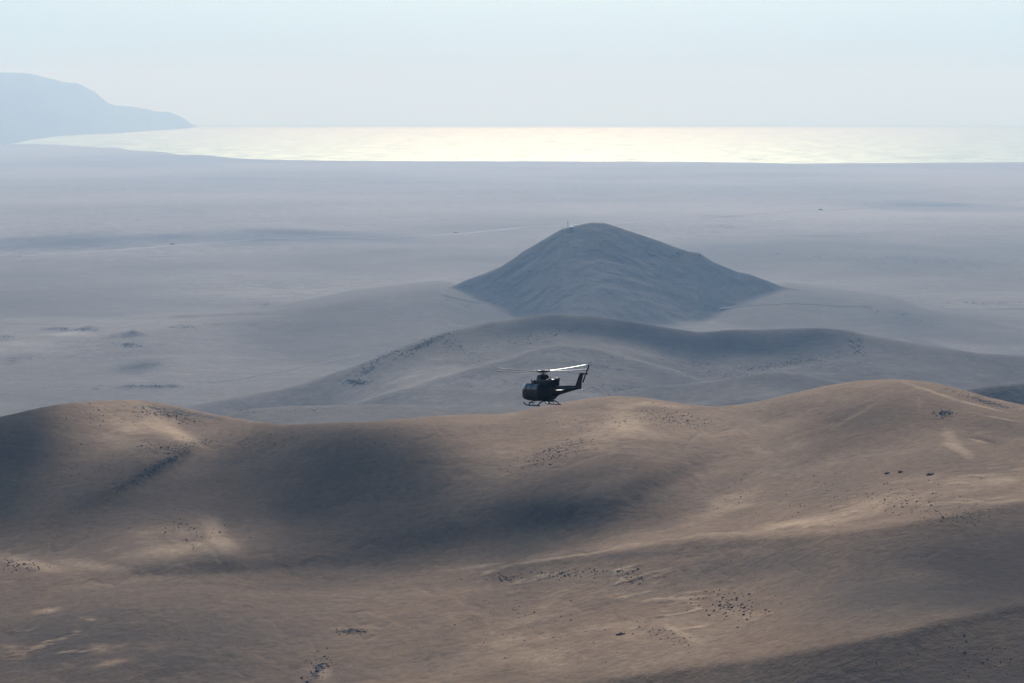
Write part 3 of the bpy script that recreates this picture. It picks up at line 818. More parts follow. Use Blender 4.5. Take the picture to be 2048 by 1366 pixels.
def box_bm(bm, c, s, M=None, bevel=0.0):
    x = bmesh.ops.create_cube(bm, size=1.0); vs = x['verts']
    for v in vs: v.co = Vector((v.co.x * s[0], v.co.y * s[1], v.co.z * s[2]))
    if M is not None:
        for v in vs: v.co = M @ v.co
    for v in vs: v.co = v.co + Vector(c)
    if bevel > 0:
        es = list({e for v in vs for e in v.link_edges})
        bmesh.ops.bevel(bm, geom=es, offset=bevel, segments=2, affect='EDGES')

def bm_obj(name, bm, mat, parent=None, smooth=True):
    bmesh.ops.recalc_face_normals(bm, faces=bm.faces[:])
    me = bpy.data.meshes.new(name); bm.to_mesh(me); bm.free()
    if smooth: me.polygons.foreach_set('use_smooth', [True] * len(me.polygons))
    me.materials.append(mat)
    o = bpy.data.objects.new(name, me); COL.objects.link(o)
    if parent is not None: o.parent = parent
    return o

def helicopter():
    root = bpy.data.objects.new('helicopter', None); COL.objects.link(root)
    root.rotation_euler = (R(0), R(5.0), math.atan2(0.891, -0.454))
    Rm = root.rotation_euler.to_matrix()
    # hub at pixel (1086, 742.5), 272 m away
    px, py, d = 1086.0, 742.5, 272.0
    hub_w = Vector((float(t_of(px, py)) * d, d, CAMZ - float(q_of(py)) * d))
    HUB = Vector((0, 0, 3.42))
    root.location = hub_w - Rm @ HUB
    tag(root, 'black twin-engine helicopter on skids flying above the desert hills', 'helicopter')
    body = [(4.62, 0.80, 0.98, 0.08), (4.48, 0.62, 1.14, 0.30), (4.15, 0.42, 1.28, 0.54), (3.75, 0.27, 1.48, 0.74), (3.35, 0.24, 1.82, 0.92), (3.0, 0.20, 2.08, 1.04), (2.6, 0.18, 2.22, 1.13),
            (2.0, 0.17, 2.27, 1.20), (1.2, 0.17, 2.28, 1.22), (0.2, 0.17, 2.28, 1.22), (-0.8, 0.19, 2.27, 1.21), (-1.2, 0.28, 2.24, 1.14), (-1.7, 0.42, 2.10, 0.90), (-2.3, 0.62, 1.97, 0.64), (-3.0, 0.76, 1.89, 0.48)]
    b, prof = loft('fuselage', body, M_paint, root, 2.9, 48)
    X, Bz, Tz, W = prof
    def surf(x, p, off=0.012, n=2.9):
        o_ = np.argsort(X)
        bz = np.interp(x, X[o_], Bz[o_]); tz = np.interp(x, X[o_], Tz[o_]); w = np.interp(x, X[o_], W[o_])
        zc, hz = (bz + tz) / 2, (tz - bz) / 2
        v = Vector((x, (w + off) * float(sgnpow(np.cos(p), 2 / n)), zc + (hz + off) * float(sgnpow(np.sin(p), 2 / n))))
        return v
    def patch(name, x0, x1, p0, p1, mat, parent, off=0.014, k=8, shear=0.0):
        V = []; Fc = []
        for i in range(k + 1):
            for j in range(k + 1):
                x = x0 + (x1 - x0) * i / k; p = p0 + (p1 - p0) * j / k
                V.append(surf(x + shear * j / k, p, off))
        m = len(V)
        for i in range(k + 1):
            for j in range(k + 1):
                x = x0 + (x1 - x0) * i / k; p = p0 + (p1 - p0) * j / k
                V.append(surf(x + shear * j / k, p, off - 0.03))
        I = lambda i, j, o=0: o + i * (k + 1) + j
        for i in range(k):
            for j in range(k):
                Fc.append((I(i, j), I(i + 1, j), I(i + 1, j + 1), I(i, j + 1))); Fc.append((I(i, j + 1, m), I(i + 1, j + 1, m), I(i + 1, j, m), I(i, j, m)))
        for i in range(k):
            Fc.append((I(i, 0), I(i, 0, m), I(i + 1, 0, m), I(i + 1, 0))); Fc.append((I(i, k), I(i + 1, k), I(i + 1, k, m), I(i, k, m)))
            Fc.append((I(0, i), I(0, i + 1), I(0, i + 1, m), I(0, i, m))); Fc.append((I(k, i), I(k, i, m), I(k, i + 1, m), I(k, i + 1)))
        return mesh_obj(name, V, Fc, mat, parent, False)
    pi = math.pi
    # windshield halves, roof windows, chin windows
    for s_ in (1, -1):
        c = pi / 2
        patch('windshield', 3.80, 2.92, c - s_ * 0.06, c - s_ * 1.05, M_glass, root)
        patch('roof_window', 2.80, 2.25, c - s_ * 0.10, c - s_ * 0.62, M_glass, root)
        c2 = -pi / 2
        patch('chin_window', 4.40, 3.85, c2 + s_ * 0.15, c2 + s_ * 0.85, M_glass, root)
        # doors
        for (nm, x0, x1) in (('cockpit_door', 3.02, 1.98), ('cabin_door', 1.90, -0.85)):
            p0, p1 = (-0.62, 0.84)
            if s_ < 0: p0, p1 = pi - p0, pi - p1
            d = patch(nm, x0, x1, p0, p1, M_paint, root, 0.022)
            w0, w1 = (0.10, 0.78)
            if s_ < 0: w0, w1 = pi - w0, pi - w1
            if nm == 'cockpit_door':
                patch('window', x0 - 0.12, x1 + 0.1, w0, w1, M_glass, d, 0.034)
            else:
                patch('window', x0 - 0.15, x0 - 1.2, w0, w1, M_glass, d, 0.034)
                patch('window', x0 - 1.38, x1 + 0.15, w0, w1, M_glass, d, 0.034)
            bm = bmesh.new(); y = s_ * 1.25
            tube_bm(bm, [(x1 + 0.12, y, 1.22), (x1 + 0.14, y + s_ * 0.05, 1.22), (x1 + 0.30, y + s_ * 0.05, 1.22), (x1 + 0.32, y, 1.22)], 0.015)
            bm_obj('handle', bm, M_metal, d)
    # engine cowling, mast fairing, intakes, exhausts
    loft('engine_cowling', [(2.35, 2.05, 2.10, 0.45), (2.0, 2.05, 2.22, 0.60), (1.4, 2.0, 2.40, 0.74), (0.8, 2.0, 2.54, 0.80), (0.0, 2.0, 2.58, 0.82), (-1.2, 2.0, 2.58, 0.82), (-1.7, 1.95, 2.58, 0.82), (-2.2, 1.88, 2.56, 0.78), (-2.5, 1.82, 2.34, 0.66), (-2.9, 1.80, 1.98, 0.40)], M_paint, root, 4.0, 40)
    ft = [(2.52, -0.98, 0.98, 0.55), (2.62, -0.92, 0.94, 0.54), (2.9, -0.62, 0.82, 0.48), (3.02, -0.50, 0.74, 0.42), (3.06, -0.42, 0.66, 0.36)]
    loft('mast_fairing', ft, M_paint, root, 3.4, 36, axis='z')
    for s_ in (1, -1):
        bm = bmesh.new(); box_bm(bm, (0.55, s_ * 0.84, 2.36), (0.55, 0.10, 0.26), bevel=0.04); bm_obj('air_intake', bm, M_metal, root)
        bm = bmesh.new()
        tube_bm(bm, [(-1.9, s_ * 0.36, 2.48), (-2.2, s_ * 0.40, 2.50), (-2.4, s_ * 0.46, 2.50), (-2.62, s_ * 0.54, 2.52)], [0.20, 0.21, 0.20, 0.19], 20, False)
        tube_bm(bm, [(-2.62, s_ * 0.54, 2.52), (-2.4, s_ * 0.46, 2.50), (-2.2, s_ * 0.41, 2.5)], [0.165, 0.17, 0.17], 20, True)
        bm_obj('exhaust_pipe', bm, M_exh, root)
    # tail boom with fin, drive cover, stabilisers, tail skid
    boom, _ = loft('tail_boom', [(-2.6, 0.74, 1.90, 0.50), (-3.6, 0.90, 1.86, 0.40), (-5.0, 1.13, 1.84, 0.31), (-6.6, 1.38, 1.84, 0.23), (-8.0, 1.58, 1.86, 0.16), (-8.55, 1.66, 1.84, 0.09)], M_paint, root, 2.4, 28)
    bm = bmesh.new()
    box_bm(bm, (-5.1, 0, 1.885), (4.9, 0.22, 0.10), bevel=0.03)
    bm_obj('drive_shaft_cover', bm, M_paint, boom)
    # fin as a tapered airfoil slab
    prof_f = [(-7.15, 1.78, 0.10), (-7.45, 1.86, 0.11), (-8.5, 3.22, 0.08), (-8.62, 3.34, 0.06), (-9.12, 3.36, 0.04), (-9.2, 3.28, 0.03), (-8.95, 2.75, 0.03), (-8.72, 2.25, 0.03), (-8.62, 1.70, 0.04)]
    V = [(x, w, z) for x, z, w in prof_f] + [(x, -w, z) for x, z, w in prof_f]; m = len(prof_f)
    Fc = [tuple(range(m)), tuple(range(2 * m - 1, m - 1, -1))] + [(i, m + i, m + (i + 1) % m, (i + 1) % m) for i in range(m)]
    fin = mesh_obj('tail_fin', V, Fc, M_paint, root)
    for s_ in (1, -1):
        sec = [(0.30, 0.34, 0.045), (1.38, 0.27, 0.025)]; V = []; Fc = []
        for (y, hc, th) in sec:
            V += [(-5.45 + hc, s_ * y, 1.50), (-5.45 + hc * 0.6, s_ * y, 1.50 + th), (-5.45 - hc * 0.4, s_ * y, 1.50 + th * 0.6), (-5.45 - hc, s_ * y, 1.50), (-5.45 - hc * 0.4, s_ * y, 1.50 - th * 0.5), (-5.45 + hc * 0.6, s_ * y, 1.50 - th * 0.7)]
        Fc = [(0, 1, 2, 3, 4, 5), (11, 10, 9, 8, 7, 6)] + [(i, (i + 1) % 6, 6 + (i + 1) % 6, 6 + i) for i in range(6)]
        if s_ < 0: Fc = [f[::-1] for f in Fc]
        st = mesh_obj('stabilizer', V, Fc, M_paint, boom)
    bm = bmesh.new(); tube_bm(bm, [(-8.3, 0, 1.66), (-8.9, 0, 1.46), (-9.25, 0, 1.40)], 0.028); bm_obj('tail_skid', bm, M_metal, boom)
    bm = bmesh.new(); box_bm(bm, (-8.66, 0, 1.80), (0.10, 0.07, 0.07), bevel=0.02); bm_obj('tail_light', bm, M_red, root)
    # tail rotor on the starboard side of the fin top
    th = Vector((-9.02, -0.42, 3.22))
    bm = bmesh.new(); tube_bm(bm, [(-8.95, 0.12, 3.20), (-8.98, -0.1, 3.21), th + Vector((0, -0.1, 0))], [0.12, 0.09, 0.045], 12)
    tube_bm(bm, [th + Vector((0, -0.18, 0)), th + Vector((0, 0.03, 0))], 0.10, 12)
    tr = bm_obj('tail_rotor_hub', bm, M_metal, root)
    dr = Vector((-0.64, 0, 0.768))
    for s_ in (1, -1):
        bm = bmesh.new()
        ang = math.atan2(dr.z, dr.x) + (0 if s_ > 0 else pi)
        M = Matrix.Rotation(-ang, 3, 'Y')
        box_bm(bm, (0, 0, 0), (1.02, 0.035, 0.25), bevel=0.014)
        box_bm(bm, (-0.60, 0, 0), (0.26, 0.05, 0.10), bevel=0.012)
        for v in bm.verts:
            c = v.co + Vector((0.72, 0, 0)); v.co = M @ c + th
        bm_obj('tail_rotor_blade', bm, M_paint, tr)
    # main rotor
    bm = bmesh.new()
    tube_bm(bm, [(0, 0, 2.7), (0, 0, 3.55)], 0.085, 14)
    bm_obj('rotor_mast', bm, M_metal, root)
    bm = bmesh.new()
    tube_bm(bm, [(0, 0, 3.33), (0, 0, 3.40), (0, 0, 3.47), (0, 0, 3.58)], [0.20, 0.24, 0.24, 0.10], 18)
    hub = bm_obj('rotor_hub', bm, M_metal, root)
    # swash plate and pitch links
    bm = bmesh.new(); tube_bm(bm, [(0, 0, 3.04), (0, 0, 3.11)], 0.30, 20); bm_obj('swash_plate', bm, M_metal, root)
    yaw = root.rotation_euler.z
    for k in range(4):
        # blade azimuths at 45 degrees to the line of sight
        a = (pi / 4 + k * pi / 2) - yaw
        ca, sa = math.cos(a), math.sin(a)
        bm = bmesh.new(); tube_bm(bm, [(ca * 0.30 - sa * 0.1, sa * 0.30 + ca * 0.1, 3.08), (ca * 0.42 - sa * 0.12, sa * 0.42 + ca * 0.12, 3.38)], 0.032, 8)
        bm_obj('pitch_link', bm, M_metal, root)
        bm = bmesh.new()
        # grip
        tube_bm(bm, [(0.1, 0, 3.41), (0.45, 0, 3.42), (0.8, 0, 3.44), (1.05, 0, 3.455)], [0.12, 0.12, 0.09, 0.07], 10)
        box_bm(bm, (0.42, 0.1, 3.42), (0.34, 0.26, 0.16), bevel=0.03)
        g_ = bm
        for v in g_.verts:
            x, y = v.co.x, v.co.y; v.co.x, v.co.y = x * ca - y * sa, x * sa + y * ca
        bm_obj('blade_grip', g_, M_metal, hub)
        V = []; Fc = []; st = np.linspace(0.95, 7.0, 24)
        for q, r in enumerate(st):
            f = (r - 0.95) / 6.05
            ch = 0.17 * (1.0 if f < 0.93 else 1.0 - (f - 0.93) * 5.5)
            z = 3.45 + (0.03 + (0, 0, -0.012, -0.036)[k]) * (r - 0.95) + 0.0055 * (r - 0.95) ** 2
            tw = math.radians(9 - 7 * f)
            for (cx, cz) in ((ch, 0.0), (ch * 0.6, 0.028), (-ch * 0.3, 0.022), (-ch, 0.0), (-ch * 0.3, -0.034), (ch * 0.6, -0.046)):
                y = cx * math.cos(tw) - cz * math.sin(tw); zz = cx * math.sin(tw) + cz * math.cos(tw)
                V.append((r * ca - y * sa, r * sa + y * ca, z + zz))
        for q in range(len(st) - 1):
            for j in range(6): Fc.append((q * 6 + j, q * 6 + (j + 1) % 6, q * 6 + 6 + (j + 1) % 6, q * 6 + 6 + j))
        Fc.append(tuple(range(6))[::-1]); Fc.append(tuple((len(st) - 1) * 6 + j for j in range(6)))
        bl = mesh_obj('rotor_blade', V, Fc, M_blade, hub, True)
    # landing gear
    for s_ in (1, -1):
        y = s_ * 1.30
        bm = bmesh.new()
        tube_bm(bm, [(-1.38, y, -0.23), (-1.30, y, -0.245), (0.6, y, -0.245), (1.55, y, -0.24), (1.95, y, -0.17), (2.25, y, -0.03), (2.36, y, 0.06)], [0.06, 0.075, 0.075, 0.075, 0.075, 0.07, 0.06], 10)
        sk = bm_obj('skid', bm, M_metal, root)
        bm = bmesh.new()
        tube_bm(bm, [(0.0, y - s_ * 0.10, 0.03), (1.32, y - s_ * 0.10, 0.03)], 0.045, 8)
        for xx in (0.2, 1.1): tube_bm(bm, [(xx, y - s_ * 0.10, 0.03), (xx, y, -0.23)], 0.022, 6)
        bm_obj('step', bm, M_metal, sk)
    for x in (1.22, -1.02):
        bm = bmesh.new()
        tube_bm(bm, [(x, -1.30, -0.23), (x, -1.20, -0.09), (x, -0.98, 0.08), (x, -0.7, 0.19), (x, 0, 0.21), (x, 0.7, 0.19), (x, 0.98, 0.08), (x, 1.20, -0.09), (x, 1.30, -0.23)], 0.06, 10)
        bm_obj('cross_tube', bm, M_metal, root)
    # aerials, wire cutters, pitot
    bm = bmesh.new(); box_bm(bm, (2.55, 0.15, 2.34), (0.20, 0.03, 0.46), Matrix.Rotation(R(-22), 3, 'Y'), 0.01); bm_obj('wire_cutter', bm, M_metal, root)
    bm = bmesh.new(); tube_bm(bm, [(4.30, 0.3, 1.22), (4.62, 0.3, 1.26), (4.86, 0.3, 1.26)], 0.02, 8); bm_obj('pitot_tube', bm, M_metal, root)
    bm = bmesh.new(); tube_bm(bm, [(2.3, -0.5, 0.18), (2.05, -0.5, -0.10)], [0.03, 0.012], 6); bm_obj('belly_aerial', bm, M_metal, root)
    bm = bmesh.new(); tube_bm(bm, [(-2.0, 0.2, 2.6), (-2.15, 0.2, 2.9)], [0.02, 0.01], 6); bm_obj('roof_aerial', bm, M_metal, root)
    bm = bmesh.new(); bmesh.ops.create_uvsphere(bm, u_segments=14, v_segments=10, radius=0.09)
    for v in bm.verts: v.co += Vector((-1.6, 0.2, 2.64))
    bm_obj('beacon', bm, M_red, root)
    return root

helicopter()

# ================================================================== MASTS AND HUT ON THE CONE
M_steel = simple_mat('galvanised_steel', (0.30, 0.30, 0.31), 0.5, metal=0.5, var=0.1)
M_dish = simple_mat('dish_shell', (0.7, 0.7, 0.7), 0.5, var=0.05)
M_wall = simple_mat('hut_plaster', (0.30, 0.29, 0.28), 0.85, var=0.1)
M_dark = simple_mat('dark_panel', (0.03, 0.03, 0.03), 0.5)
M_tyre = simple_mat('tyre_rubber', (0.02, 0.02, 0.02), 0.9)

def cone_ground(px, py_guess, d):
    t = float(t_of(px, py_guess)); z = float(mid_z(np.array([t]), np.array([d]))[0])
    return Vector((t * d, d, z))

def lattice_mast(px, d, H, w, label):
    base = cone_ground(px, 455, d)
    root = bpy.data.objects.new('radio_mast', None); COL.objects.link(root); root.location = base - Vector((0, 0, 0.3))
    tag(root, label, 'radio mast')
    bm = bmesh.new()
    cs = [(-1, -1), (1, -1), (1, 1), (-1, 1)]
    for a, b in cs: tube_bm(bm, [(a * w, b * w, 0), (a * w * 0.35, b * w * 0.35, H)], 0.11, 6)
    n = 8
    for k in range(n):
        z0, z1 = H * k / n, H * (k + 1) / n; w0, w1 = w * (1 - 0.65 * k / n), w * (1 - 0.65 * (k + 1) / n)
        for i in range(4):
            a, b = cs[i], cs[(i + 1) % 4]
            tube_bm(bm, [(a[0] * w0, a[1] * w0, z0), (b[0] * w1, b[1] * w1, z1)], 0.06, 5)
            tube_bm(bm, [(a[0] * w1, a[1] * w1, z1), (b[0] * w1, b[1] * w1, z1)], 0.05, 5)
    bm_obj('lattice_frame', bm, M_steel, root, False)
    for s_ in (-1, 1):
        bm = bmesh.new(); tube_bm(bm, [(0, 0, H * 0.86), (s_ * 1.5, 0, H * 0.93), (s_ * 1.7, 0, H * 1.12)], 0.12, 6); bm_obj('antenna_arm', bm, M_steel, root)
        bm = bmesh.new(); tube_bm(bm, [(s_ * 0.7, -0.7, H * 0.66), (s_ * 0.7, -0.95, H * 0.66), (s_ * 0.7, -1.1, H * 0.66)], [0.2, 0.6, 0.75], 16); bm_obj('dish', bm, M_dish, root)
    return root
lattice_mast(1135.5, 4385, 15.5, 1.1, 'tall lattice radio mast with forked top near the cone hill summit')
def pole_mast(px, d, H):
    base = cone_ground(px, 457, d)
    root = bpy.data.objects.new('radio_mast', None); COL.objects.link(root); root.location = base - Vector((0, 0, 0.3))
    tag(root, 'thin single pole mast standing left of the lattice mast on the cone hill', 'radio mast')
    bm = bmesh.new(); tube_bm(bm, [(0, 0, 0), (0, 0, H)], [0.22, 0.12], 8); bm_obj('pole', bm, M_steel, root)
    bm = bmesh.new(); tube_bm(bm, [(-1.0, 0, H - 0.6), (1.0, 0, H - 0.6)], 0.1, 6); bm_obj('crossarm', bm, M_steel, root)
pole_mast(1125.5, 4390, 10.0)

def hut(px, d):
    base = cone_ground(px, 454, d)
    root = bpy.data.objects.new('equipment_hut', None); COL.objects.link(root); root.location = base - Vector((0, 0, 0.4)); root.rotation_euler.z = 0.3
    tag(root, 'small grey equipment hut beside the lattice mast on the cone hill', 'hut')
    bm = bmesh.new(); box_bm(bm, (0, 0, 1.5), (5.5, 3.6, 3.0), bevel=0.05); w = bm_obj('wall', bm, M_wall, root, False)
    bm = bmesh.new(); box_bm(bm, (0, 0, 3.08), (6.0, 4.1, 0.18), bevel=0.04); bm_obj('roof', bm, M_steel, root, False)
    bm = bmesh.new(); box_bm(bm, (1.2, -1.83, 1.3), (0.95, 0.08, 2.0), bevel=0.02); bm_obj('door', bm, M_dark, root, False)
hut(1142.5, 4385)

# ================================================================== LORRIES ON THE HIGHWAY
def lorry(px, py, yaw, label, col, L=14.0, lift=0.9, scale=1.0):
    p = plain_point(px, py)
    zz = float(mid_z(np.array([p[0] / p[1]]), np.array([p[1]]))[0]) + 1.15
    root = bpy.data.objects.new('lorry', None); COL.objects.link(root)
    root.location = (p[0], p[1], zz); root.rotation_euler.z = R(yaw); root.scale = (scale,) * 3
    tag(root, label, 'lorry', None)
    mb = simple_mat('lorry_paint', col, 0.5)
    bm = bmesh.new(); box_bm(bm, (-1.4, 0, 2.6), (L - 4, 2.5, 2.9), bevel=0.06); bm_obj('cargo_box', bm, mb, root, False)
    bm = bmesh.new(); box_bm(bm, (L / 2 - 1.9, 0, 2.1), (2.3, 2.4, 2.7), bevel=0.15); cab = bm_obj('cab', bm, mb, root, False)
    bm = bmesh.new(); box_bm(bm, (L / 2 - 0.74, 0, 2.6), (0.06, 2.1, 0.9), bevel=0.02); bm_obj('windshield', bm, M_glass, cab, False)
    bm = bmesh.new(); box_bm(bm, (-0.3, 0, 0.95), (L - 1.5, 1.0, 0.3)); bm_obj('chassis', bm, M_dark, root, False)
    for x in (L / 2 - 1.8, -2.2, -3.6, -5.0):
        for y in (-1.05, 1.05):
            bm = bmesh.new(); tube_bm(bm, [(x, y - 0.17, 0.5), (x, y + 0.17, 0.5)], 0.5, 16); bm_obj('wheel', bm, M_tyre, root)
    return root
lorry(1641, 421, 150, 'tiny black lorry on the pale highway right of the cone hill', (0.015, 0.015, 0.017), 12, scale=1.3)
lorry(345, 490.5, 20, 'tiny grey lorry on the highway at the left of the plain', (0.16, 0.16, 0.17), 14)
lorry(912, 467, 20, 'tiny grey lorry on the highway just left of the cone hill', (0.2, 0.2, 0.2), 14)

# ================================================================== ROCKS
def rock_mesh(seed, sub=2):
    bm = bmesh.new(); bmesh.ops.create_icosphere(bm, subdivisions=sub, radius=1.0)
    rr = random.Random(seed)
    cuts = [(Vector((rr.gauss(0, 1), rr.gauss(0, 1), rr.gauss(0, 1))).normalized(), rr.uniform(0.5, 0.85)) for _ in range(9)]
    for v in bm.verts:
        for n, d in cuts:
            k = v.co.dot(n)
            if k > d: v.co -= n * (k - d) * 0.9
        v.co.z = max(v.co.z, -0.35)
        v.co *= 1 + rr.uniform(-0.05, 0.05)
    me = bpy.data.meshes.new('boulder'); bm.to_mesh(me); bm.free(); me.materials.append(M_rock)
    return me
ROCKM = [rock_mesh(k) for k in range(7)]
ROCKV = [(np.array([v.co[:] for v in m.vertices]), [tuple(p.vertices) for p in m.polygons]) for m in [rock_mesh(90 + k, 1) for k in range(5)]]

rr = random.Random(11)
#  clusters: cx, cy, sx, sy, rot, number of boulders, number of stones, size (m), words
CL = [
    (330, 830, 60, 8, 10, 26, 220, 0.75, 'dark boulder on the crest of the left foreground hill'),
    (190, 830, 70, 14, 0, 14, 90, 0.7, 'dark boulder scattered on the left shoulder of the left foreground hill'),
    (340, 895, 60, 14, -8, 24, 200, 0.7, 'dark boulder below the pale sand patch on the left foreground hill'),
    (290, 948, 75, 11, -28, 22, 280, 0.6, 'dark boulder lying in the shaded gully of the left foreground hill'),
    (170, 930, 80, 34, 0, 10, 110, 0.6, 'dark boulder on the shaded left flank of the left foreground hill'),
    (540, 880, 70, 18, 0, 10, 70, 0.6, 'dark boulder on the saddle slope right of the left hill'),
    (370, 1060, 60, 22, 10, 8, 60, 0.8, 'dark boulder above the pale triangular sand slope'),
    (40, 1128, 34, 9, 10, 22, 60, 0.8, 'dark boulder in the pale sand at the left edge'),
    (1110, 905, 70, 16, -22, 34, 330, 0.6, 'dark boulder strewn below the middle crest under the helicopter'),
    (1340, 835, 60, 14, 8, 34, 330, 0.6, 'dark boulder strewn on the saddle right of the helicopter'),
    (1190, 840, 70, 20, 0, 14, 90, 0.6, 'dark boulder on the pale sand of the middle crest'),
    (700, 880, 120, 26, 0, 8, 110, 0.55, 'dark boulder on the shaded bowl slope'),
    (1890, 826, 20, 7, 0, 16, 30, 0.8, 'dark boulder in the tight cluster on the right foreground hill'),
    (1960, 800, 50, 6, 16, 6, 200, 0.6, 'dark boulder on the pale rim of the right foreground hill'),
    (1640, 985, 240, 40, 0, 12, 130, 0.7, 'dark boulder scattered on the right foreground slope'),
    (1830, 1010, 90, 20, 8, 12, 120, 0.7, 'dark boulder among the pale sand humps at the right'),
    (1930, 1035, 60, 12, -10, 14, 60, 0.6, 'dark boulder along the lower spur at the right'),
    (1460, 1212, 66, 22, 12, 36, 160, 0.72, 'dark boulder in the cluster on the lower right slope'),
    (1110, 1150, 110, 10, -4, 12, 130, 0.7, 'dark boulder along the spur crest in the lower middle'),
    (1010, 1155, 22, 6, 0, 8, 50, 0.7, 'dark boulder in the small group left of the spur'),
    (1265, 1155, 30, 14, 0, 8, 60, 0.7, 'dark boulder below the spur in the lower middle'),
    (640, 1335, 18, 26, 40, 14, 110, 0.7, 'dark boulder in the steep group at the bottom edge'),
    (700, 1262, 26, 5, 0, 8, 70, 0.7, 'dark boulder on the low sand rise near the bottom'),
    (1080, 1240, 160, 60, 0, 9, 90, 0.6, 'dark boulder scattered on the open sand of the lower middle'),
    (1330, 1270, 60, 14, 20, 6, 90, 0.6, 'dark boulder beside the pale sand streak at lower right'),
    (300, 1250, 300, 60, 0, 5, 120, 0.5, 'dark boulder scattered on the lower left slope'),
    (1600, 1150, 300, 60, 0, 5, 100, 0.5, 'dark boulder scattered on the smooth right slope'),
    (1900, 1320, 200, 30, 0, 5, 60, 0.6, 'dark boulder in the shaded bottom right corner'),
]
SV = []; SF = []; off = 0; total = 0
for (cx, cy, sx, sy, rot, nb, ns, size, words) in CL:
    c, s_ = math.cos(R(rot)), math.sin(R(rot))
    nb = int(nb * 0.68 + 0.5); mine = []
    for k in range(nb + ns):
        a, b = rr.gauss(0, 0.62) * sx, rr.gauss(0, 0.62) * sy
        p = fg_point(cx + a * c - b * s_, cy + a * s_ + b * c)
        if p is None: continue
        if k < nb:
            r = size * (0.42 + 0.7 * rr.random() ** 1.9) * 0.66
            o = bpy.data.objects.new('boulder', ROCKM[rr.randrange(7)]); COL.objects.link(o)
            o.location = (p[0], p[1], p[2] + r * 0.12); o.rotation_euler = (rr.uniform(-.2, .2), rr.uniform(-.2, .2), rr.uniform(0, 6.28))
            o.scale = (r * rr.uniform(0.9, 1.5), r * rr.uniform(0.8, 1.2), r * rr.uniform(0.55, 0.9))
            tag(o, words, 'boulder', 'boulders: ' + words[13:])
            mine.append((px_of(p[0] / p[1], py_of((CAMZ - p[2]) / p[1])), py_of((CAMZ - p[2]) / p[1]), r * o.scale.x / r, o))
            total += 1
        else:
            if k == nb and len(mine) > 4:      # the ones that stand out get words of their own
                mm = list(mine)
                for adj, key in (('largest', lambda m: -m[2]), ('leftmost', lambda m: m[0]), ('rightmost', lambda m: -m[0]), ('farthest', lambda m: m[1]), ('nearest', lambda m: -m[1])):
                    w_ = min(mine, key=key)
                    if w_ in mm:
                        mm.remove(w_); w_[3]['label'] = adj + ' ' + words
            r = size * (0.2 + 0.36 * rr.random() ** 2)
            V, Fc = ROCKV[rr.randrange(5)]
            th = rr.uniform(0, 6.28); ct, st = math.cos(th), math.sin(th)
            W_ = V * np.array([r * rr.uniform(0.9, 1.6), r, r * rr.uniform(0.5, 0.9)])
            W_ = np.stack([W_[:, 0] * ct - W_[:, 1] * st + p[0], W_[:, 0] * st + W_[:, 1] * ct + p[1], W_[:, 2] + p[2] + r * 0.1], -1)
            SV.append(W_); SF += [tuple(i + off for i in f) for f in Fc]; off += len(V)
st = mesh_obj('scattered_stones', np.concatenate(SV), SF, M_rock)
tag(st, 'small dark stones strewn over the foreground hills', 'stones', kind='stuff')

# one low black outcrop on the lower middle sand
def outcrop(px, py, L, label):
    p = fg_point(px, py)
    bm = bmesh.new()
    for k in range(9):
        x = bmesh.ops.create_icosphere(bm, subdivisions=2, radius=1.0)['verts']
        c = Vector((rr.uniform(-L, L), rr.uniform(-0.6, 0.6), 0)); s2 = (rr.uniform(0.4, 0.9), rr.uniform(0.3, 0.6), rr.uniform(0.2, 0.5))
        for v in x:
            n = 1 + 0.18 * float(vnoise(v.co.x * 2 + k, v.co.y * 2 + v.co.z * 3, k))
            v.co = Vector((v.co.x * s2[0], v.co.y * s2[1], v.co.z * s2[2])) * n + c
    o = bm_obj('rock_outcrop', bm, M_rock, None, False); o.location = p
    tag(o, label, 'rock outcrop')
outcrop(1241, 1267, 1.2, 'low black rock outcrop on open sand in the lower middle')
outcrop(1862, 950, 0.9, 'widest low black outcrop high on the right slope')
outcrop(1776, 947, 0.6, 'low black outcrop left of the widest one on the right slope')
outcrop(1802, 945, 0.3, 'small black outcrop between its two larger neighbours on the right slope')

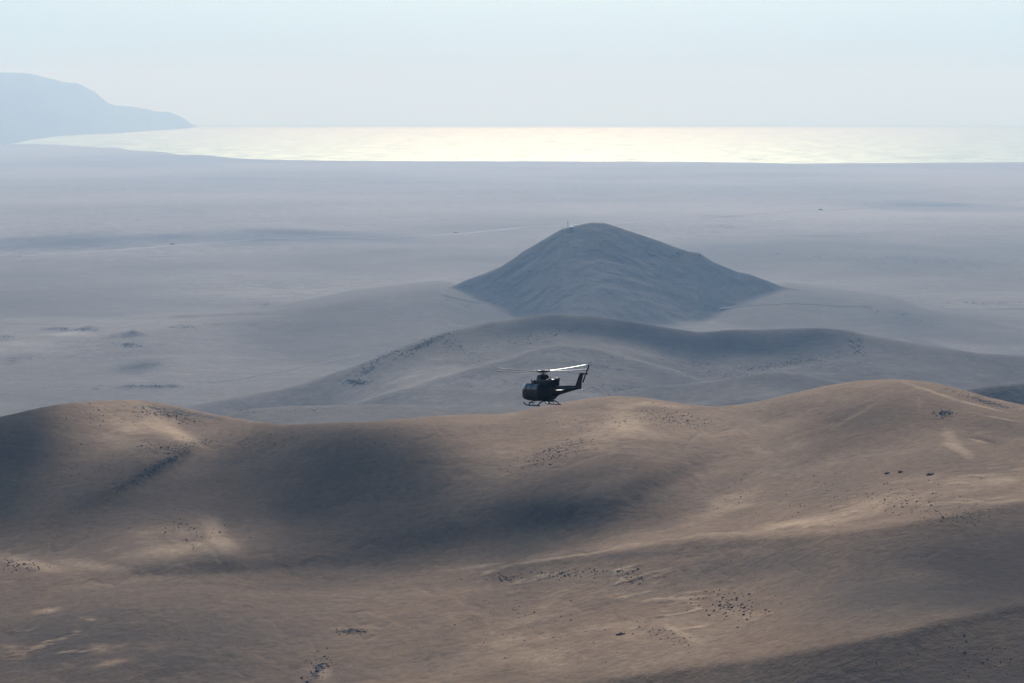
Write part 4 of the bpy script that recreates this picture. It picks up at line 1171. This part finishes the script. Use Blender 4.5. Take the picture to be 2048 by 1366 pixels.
# far stones on the middle ridges and the plain
SV = []; SF = []; off = 0
for (cx, cy, sx, sy, rot, n, size) in [
        (862, 682, 60, 7, -26, 420, 1.2), (770, 712, 50, 5, -26, 200, 1.1), (712, 765, 22, 5, 0, 160, 1.2), (735, 742, 18, 5, -20, 90, 1.1), (905, 690, 40, 12, 30, 160, 1.0), (1380, 715, 90, 24, 10, 420, 0.8), (1560, 730, 90, 6, -10, 320, 0.8), (1640, 720, 40, 8, -10, 120, 0.8),
        (1715, 690, 12, 18, 0, 70, 1.2), (1080, 672, 70, 8, -10, 140, 1.1), (1180, 735, 60, 20, 0, 120, 0.9), (1220, 780, 50, 8, 0, 120, 0.8), (1010, 765, 90, 14, 0, 80, 0.8), (600, 822, 80, 5, 0, 90, 0.7),
        (255, 690, 20, 4, 0, 150, 1.3), (120, 658, 24, 3, 0, 120, 1.3), (175, 660, 20, 3, 0, 110, 1.3), (12, 674, 12, 2, 0, 40, 1.3), (40, 718, 24, 3, 0, 50, 1.2), (365, 655, 24, 2, 0, 50, 1.3), (300, 773, 50, 2, 0, 160, 1.1), (190, 778, 8, 1, 0, 16, 1.1),
        (1620, 512, 140, 7, 1, 260, 1.8), (1800, 517, 140, 6, 2, 260, 1.8), (1960, 525, 80, 12, 0, 160, 1.8), (1940, 606, 110, 4, 1, 200, 1.5), (1400, 505, 60, 5, 0, 60, 1.8), (1250, 560, 130, 40, 10, 110, 1.3), (1020, 560, 70, 16, -30, 50, 1.3),
        (935, 612, 14, 3, -14, 26, 1.3), (897, 601, 6, 2, 0, 10, 1.4), (1745, 620, 12, 2, 20, 16, 1.3), (1800, 627, 14, 2, 10, 20, 1.3), (1840, 640, 14, 2, 10, 16, 1.3), (540, 608, 40, 4, 0, 80, 1.3), (1125, 620, 40, 5, 0, 30, 1.0), (1430, 615, 20, 4, 0, 30, 1.2)]:
    c, s_ = math.cos(R(rot)), math.sin(R(rot))
    a = np.array([rr.gauss(0, 0.65) * sx for _ in range(n)]); b = np.array([rr.gauss(0, 0.65) * sy for _ in range(n)])
    px = cx + a * c - b * s_; py = cy + a * s_ + b * c
    t = t_of(px, py); q = q_of(py)
    # first surface met, marching out from behind the foreground hills
    Ym = np.geomspace(1700, 12000, 1400)
    TT, YY = np.meshgrid(t, Ym); ZZ = mid_z(TT, YY); D = ZZ - (CAMZ - q[None, :] * YY)
    hit = np.argmax(D > 0, axis=0)
    for k in range(n):
        if hit[k] == 0: continue
        i = hit[k]; y1, y0 = Ym[i], Ym[i - 1]; d1, d0 = D[i, k], D[i - 1, k]
        Y = y0 + (y1 - y0) * (-d0) / (d1 - d0); p = (t[k] * Y, Y, CAMZ - q[k] * Y)
        r = size * (0.35 + 0.9 * rr.random() ** 2.2) * 0.8
        V, Fc = ROCKV[rr.randrange(5)]
        W_ = V * np.array([r * rr.uniform(1.0, 2.2), r * 1.2, r * rr.uniform(0.5, 0.9)]) + np.array(p)
        SV.append(W_); SF += [tuple(i2 + off for i2 in f) for f in Fc]; off += len(V)
st = mesh_obj('distant_stones', np.concatenate(SV), SF, M_rock)
tag(st, 'small dark stones strewn over the middle ridges and the plain', 'stones', kind='stuff')
print('boulders', total)
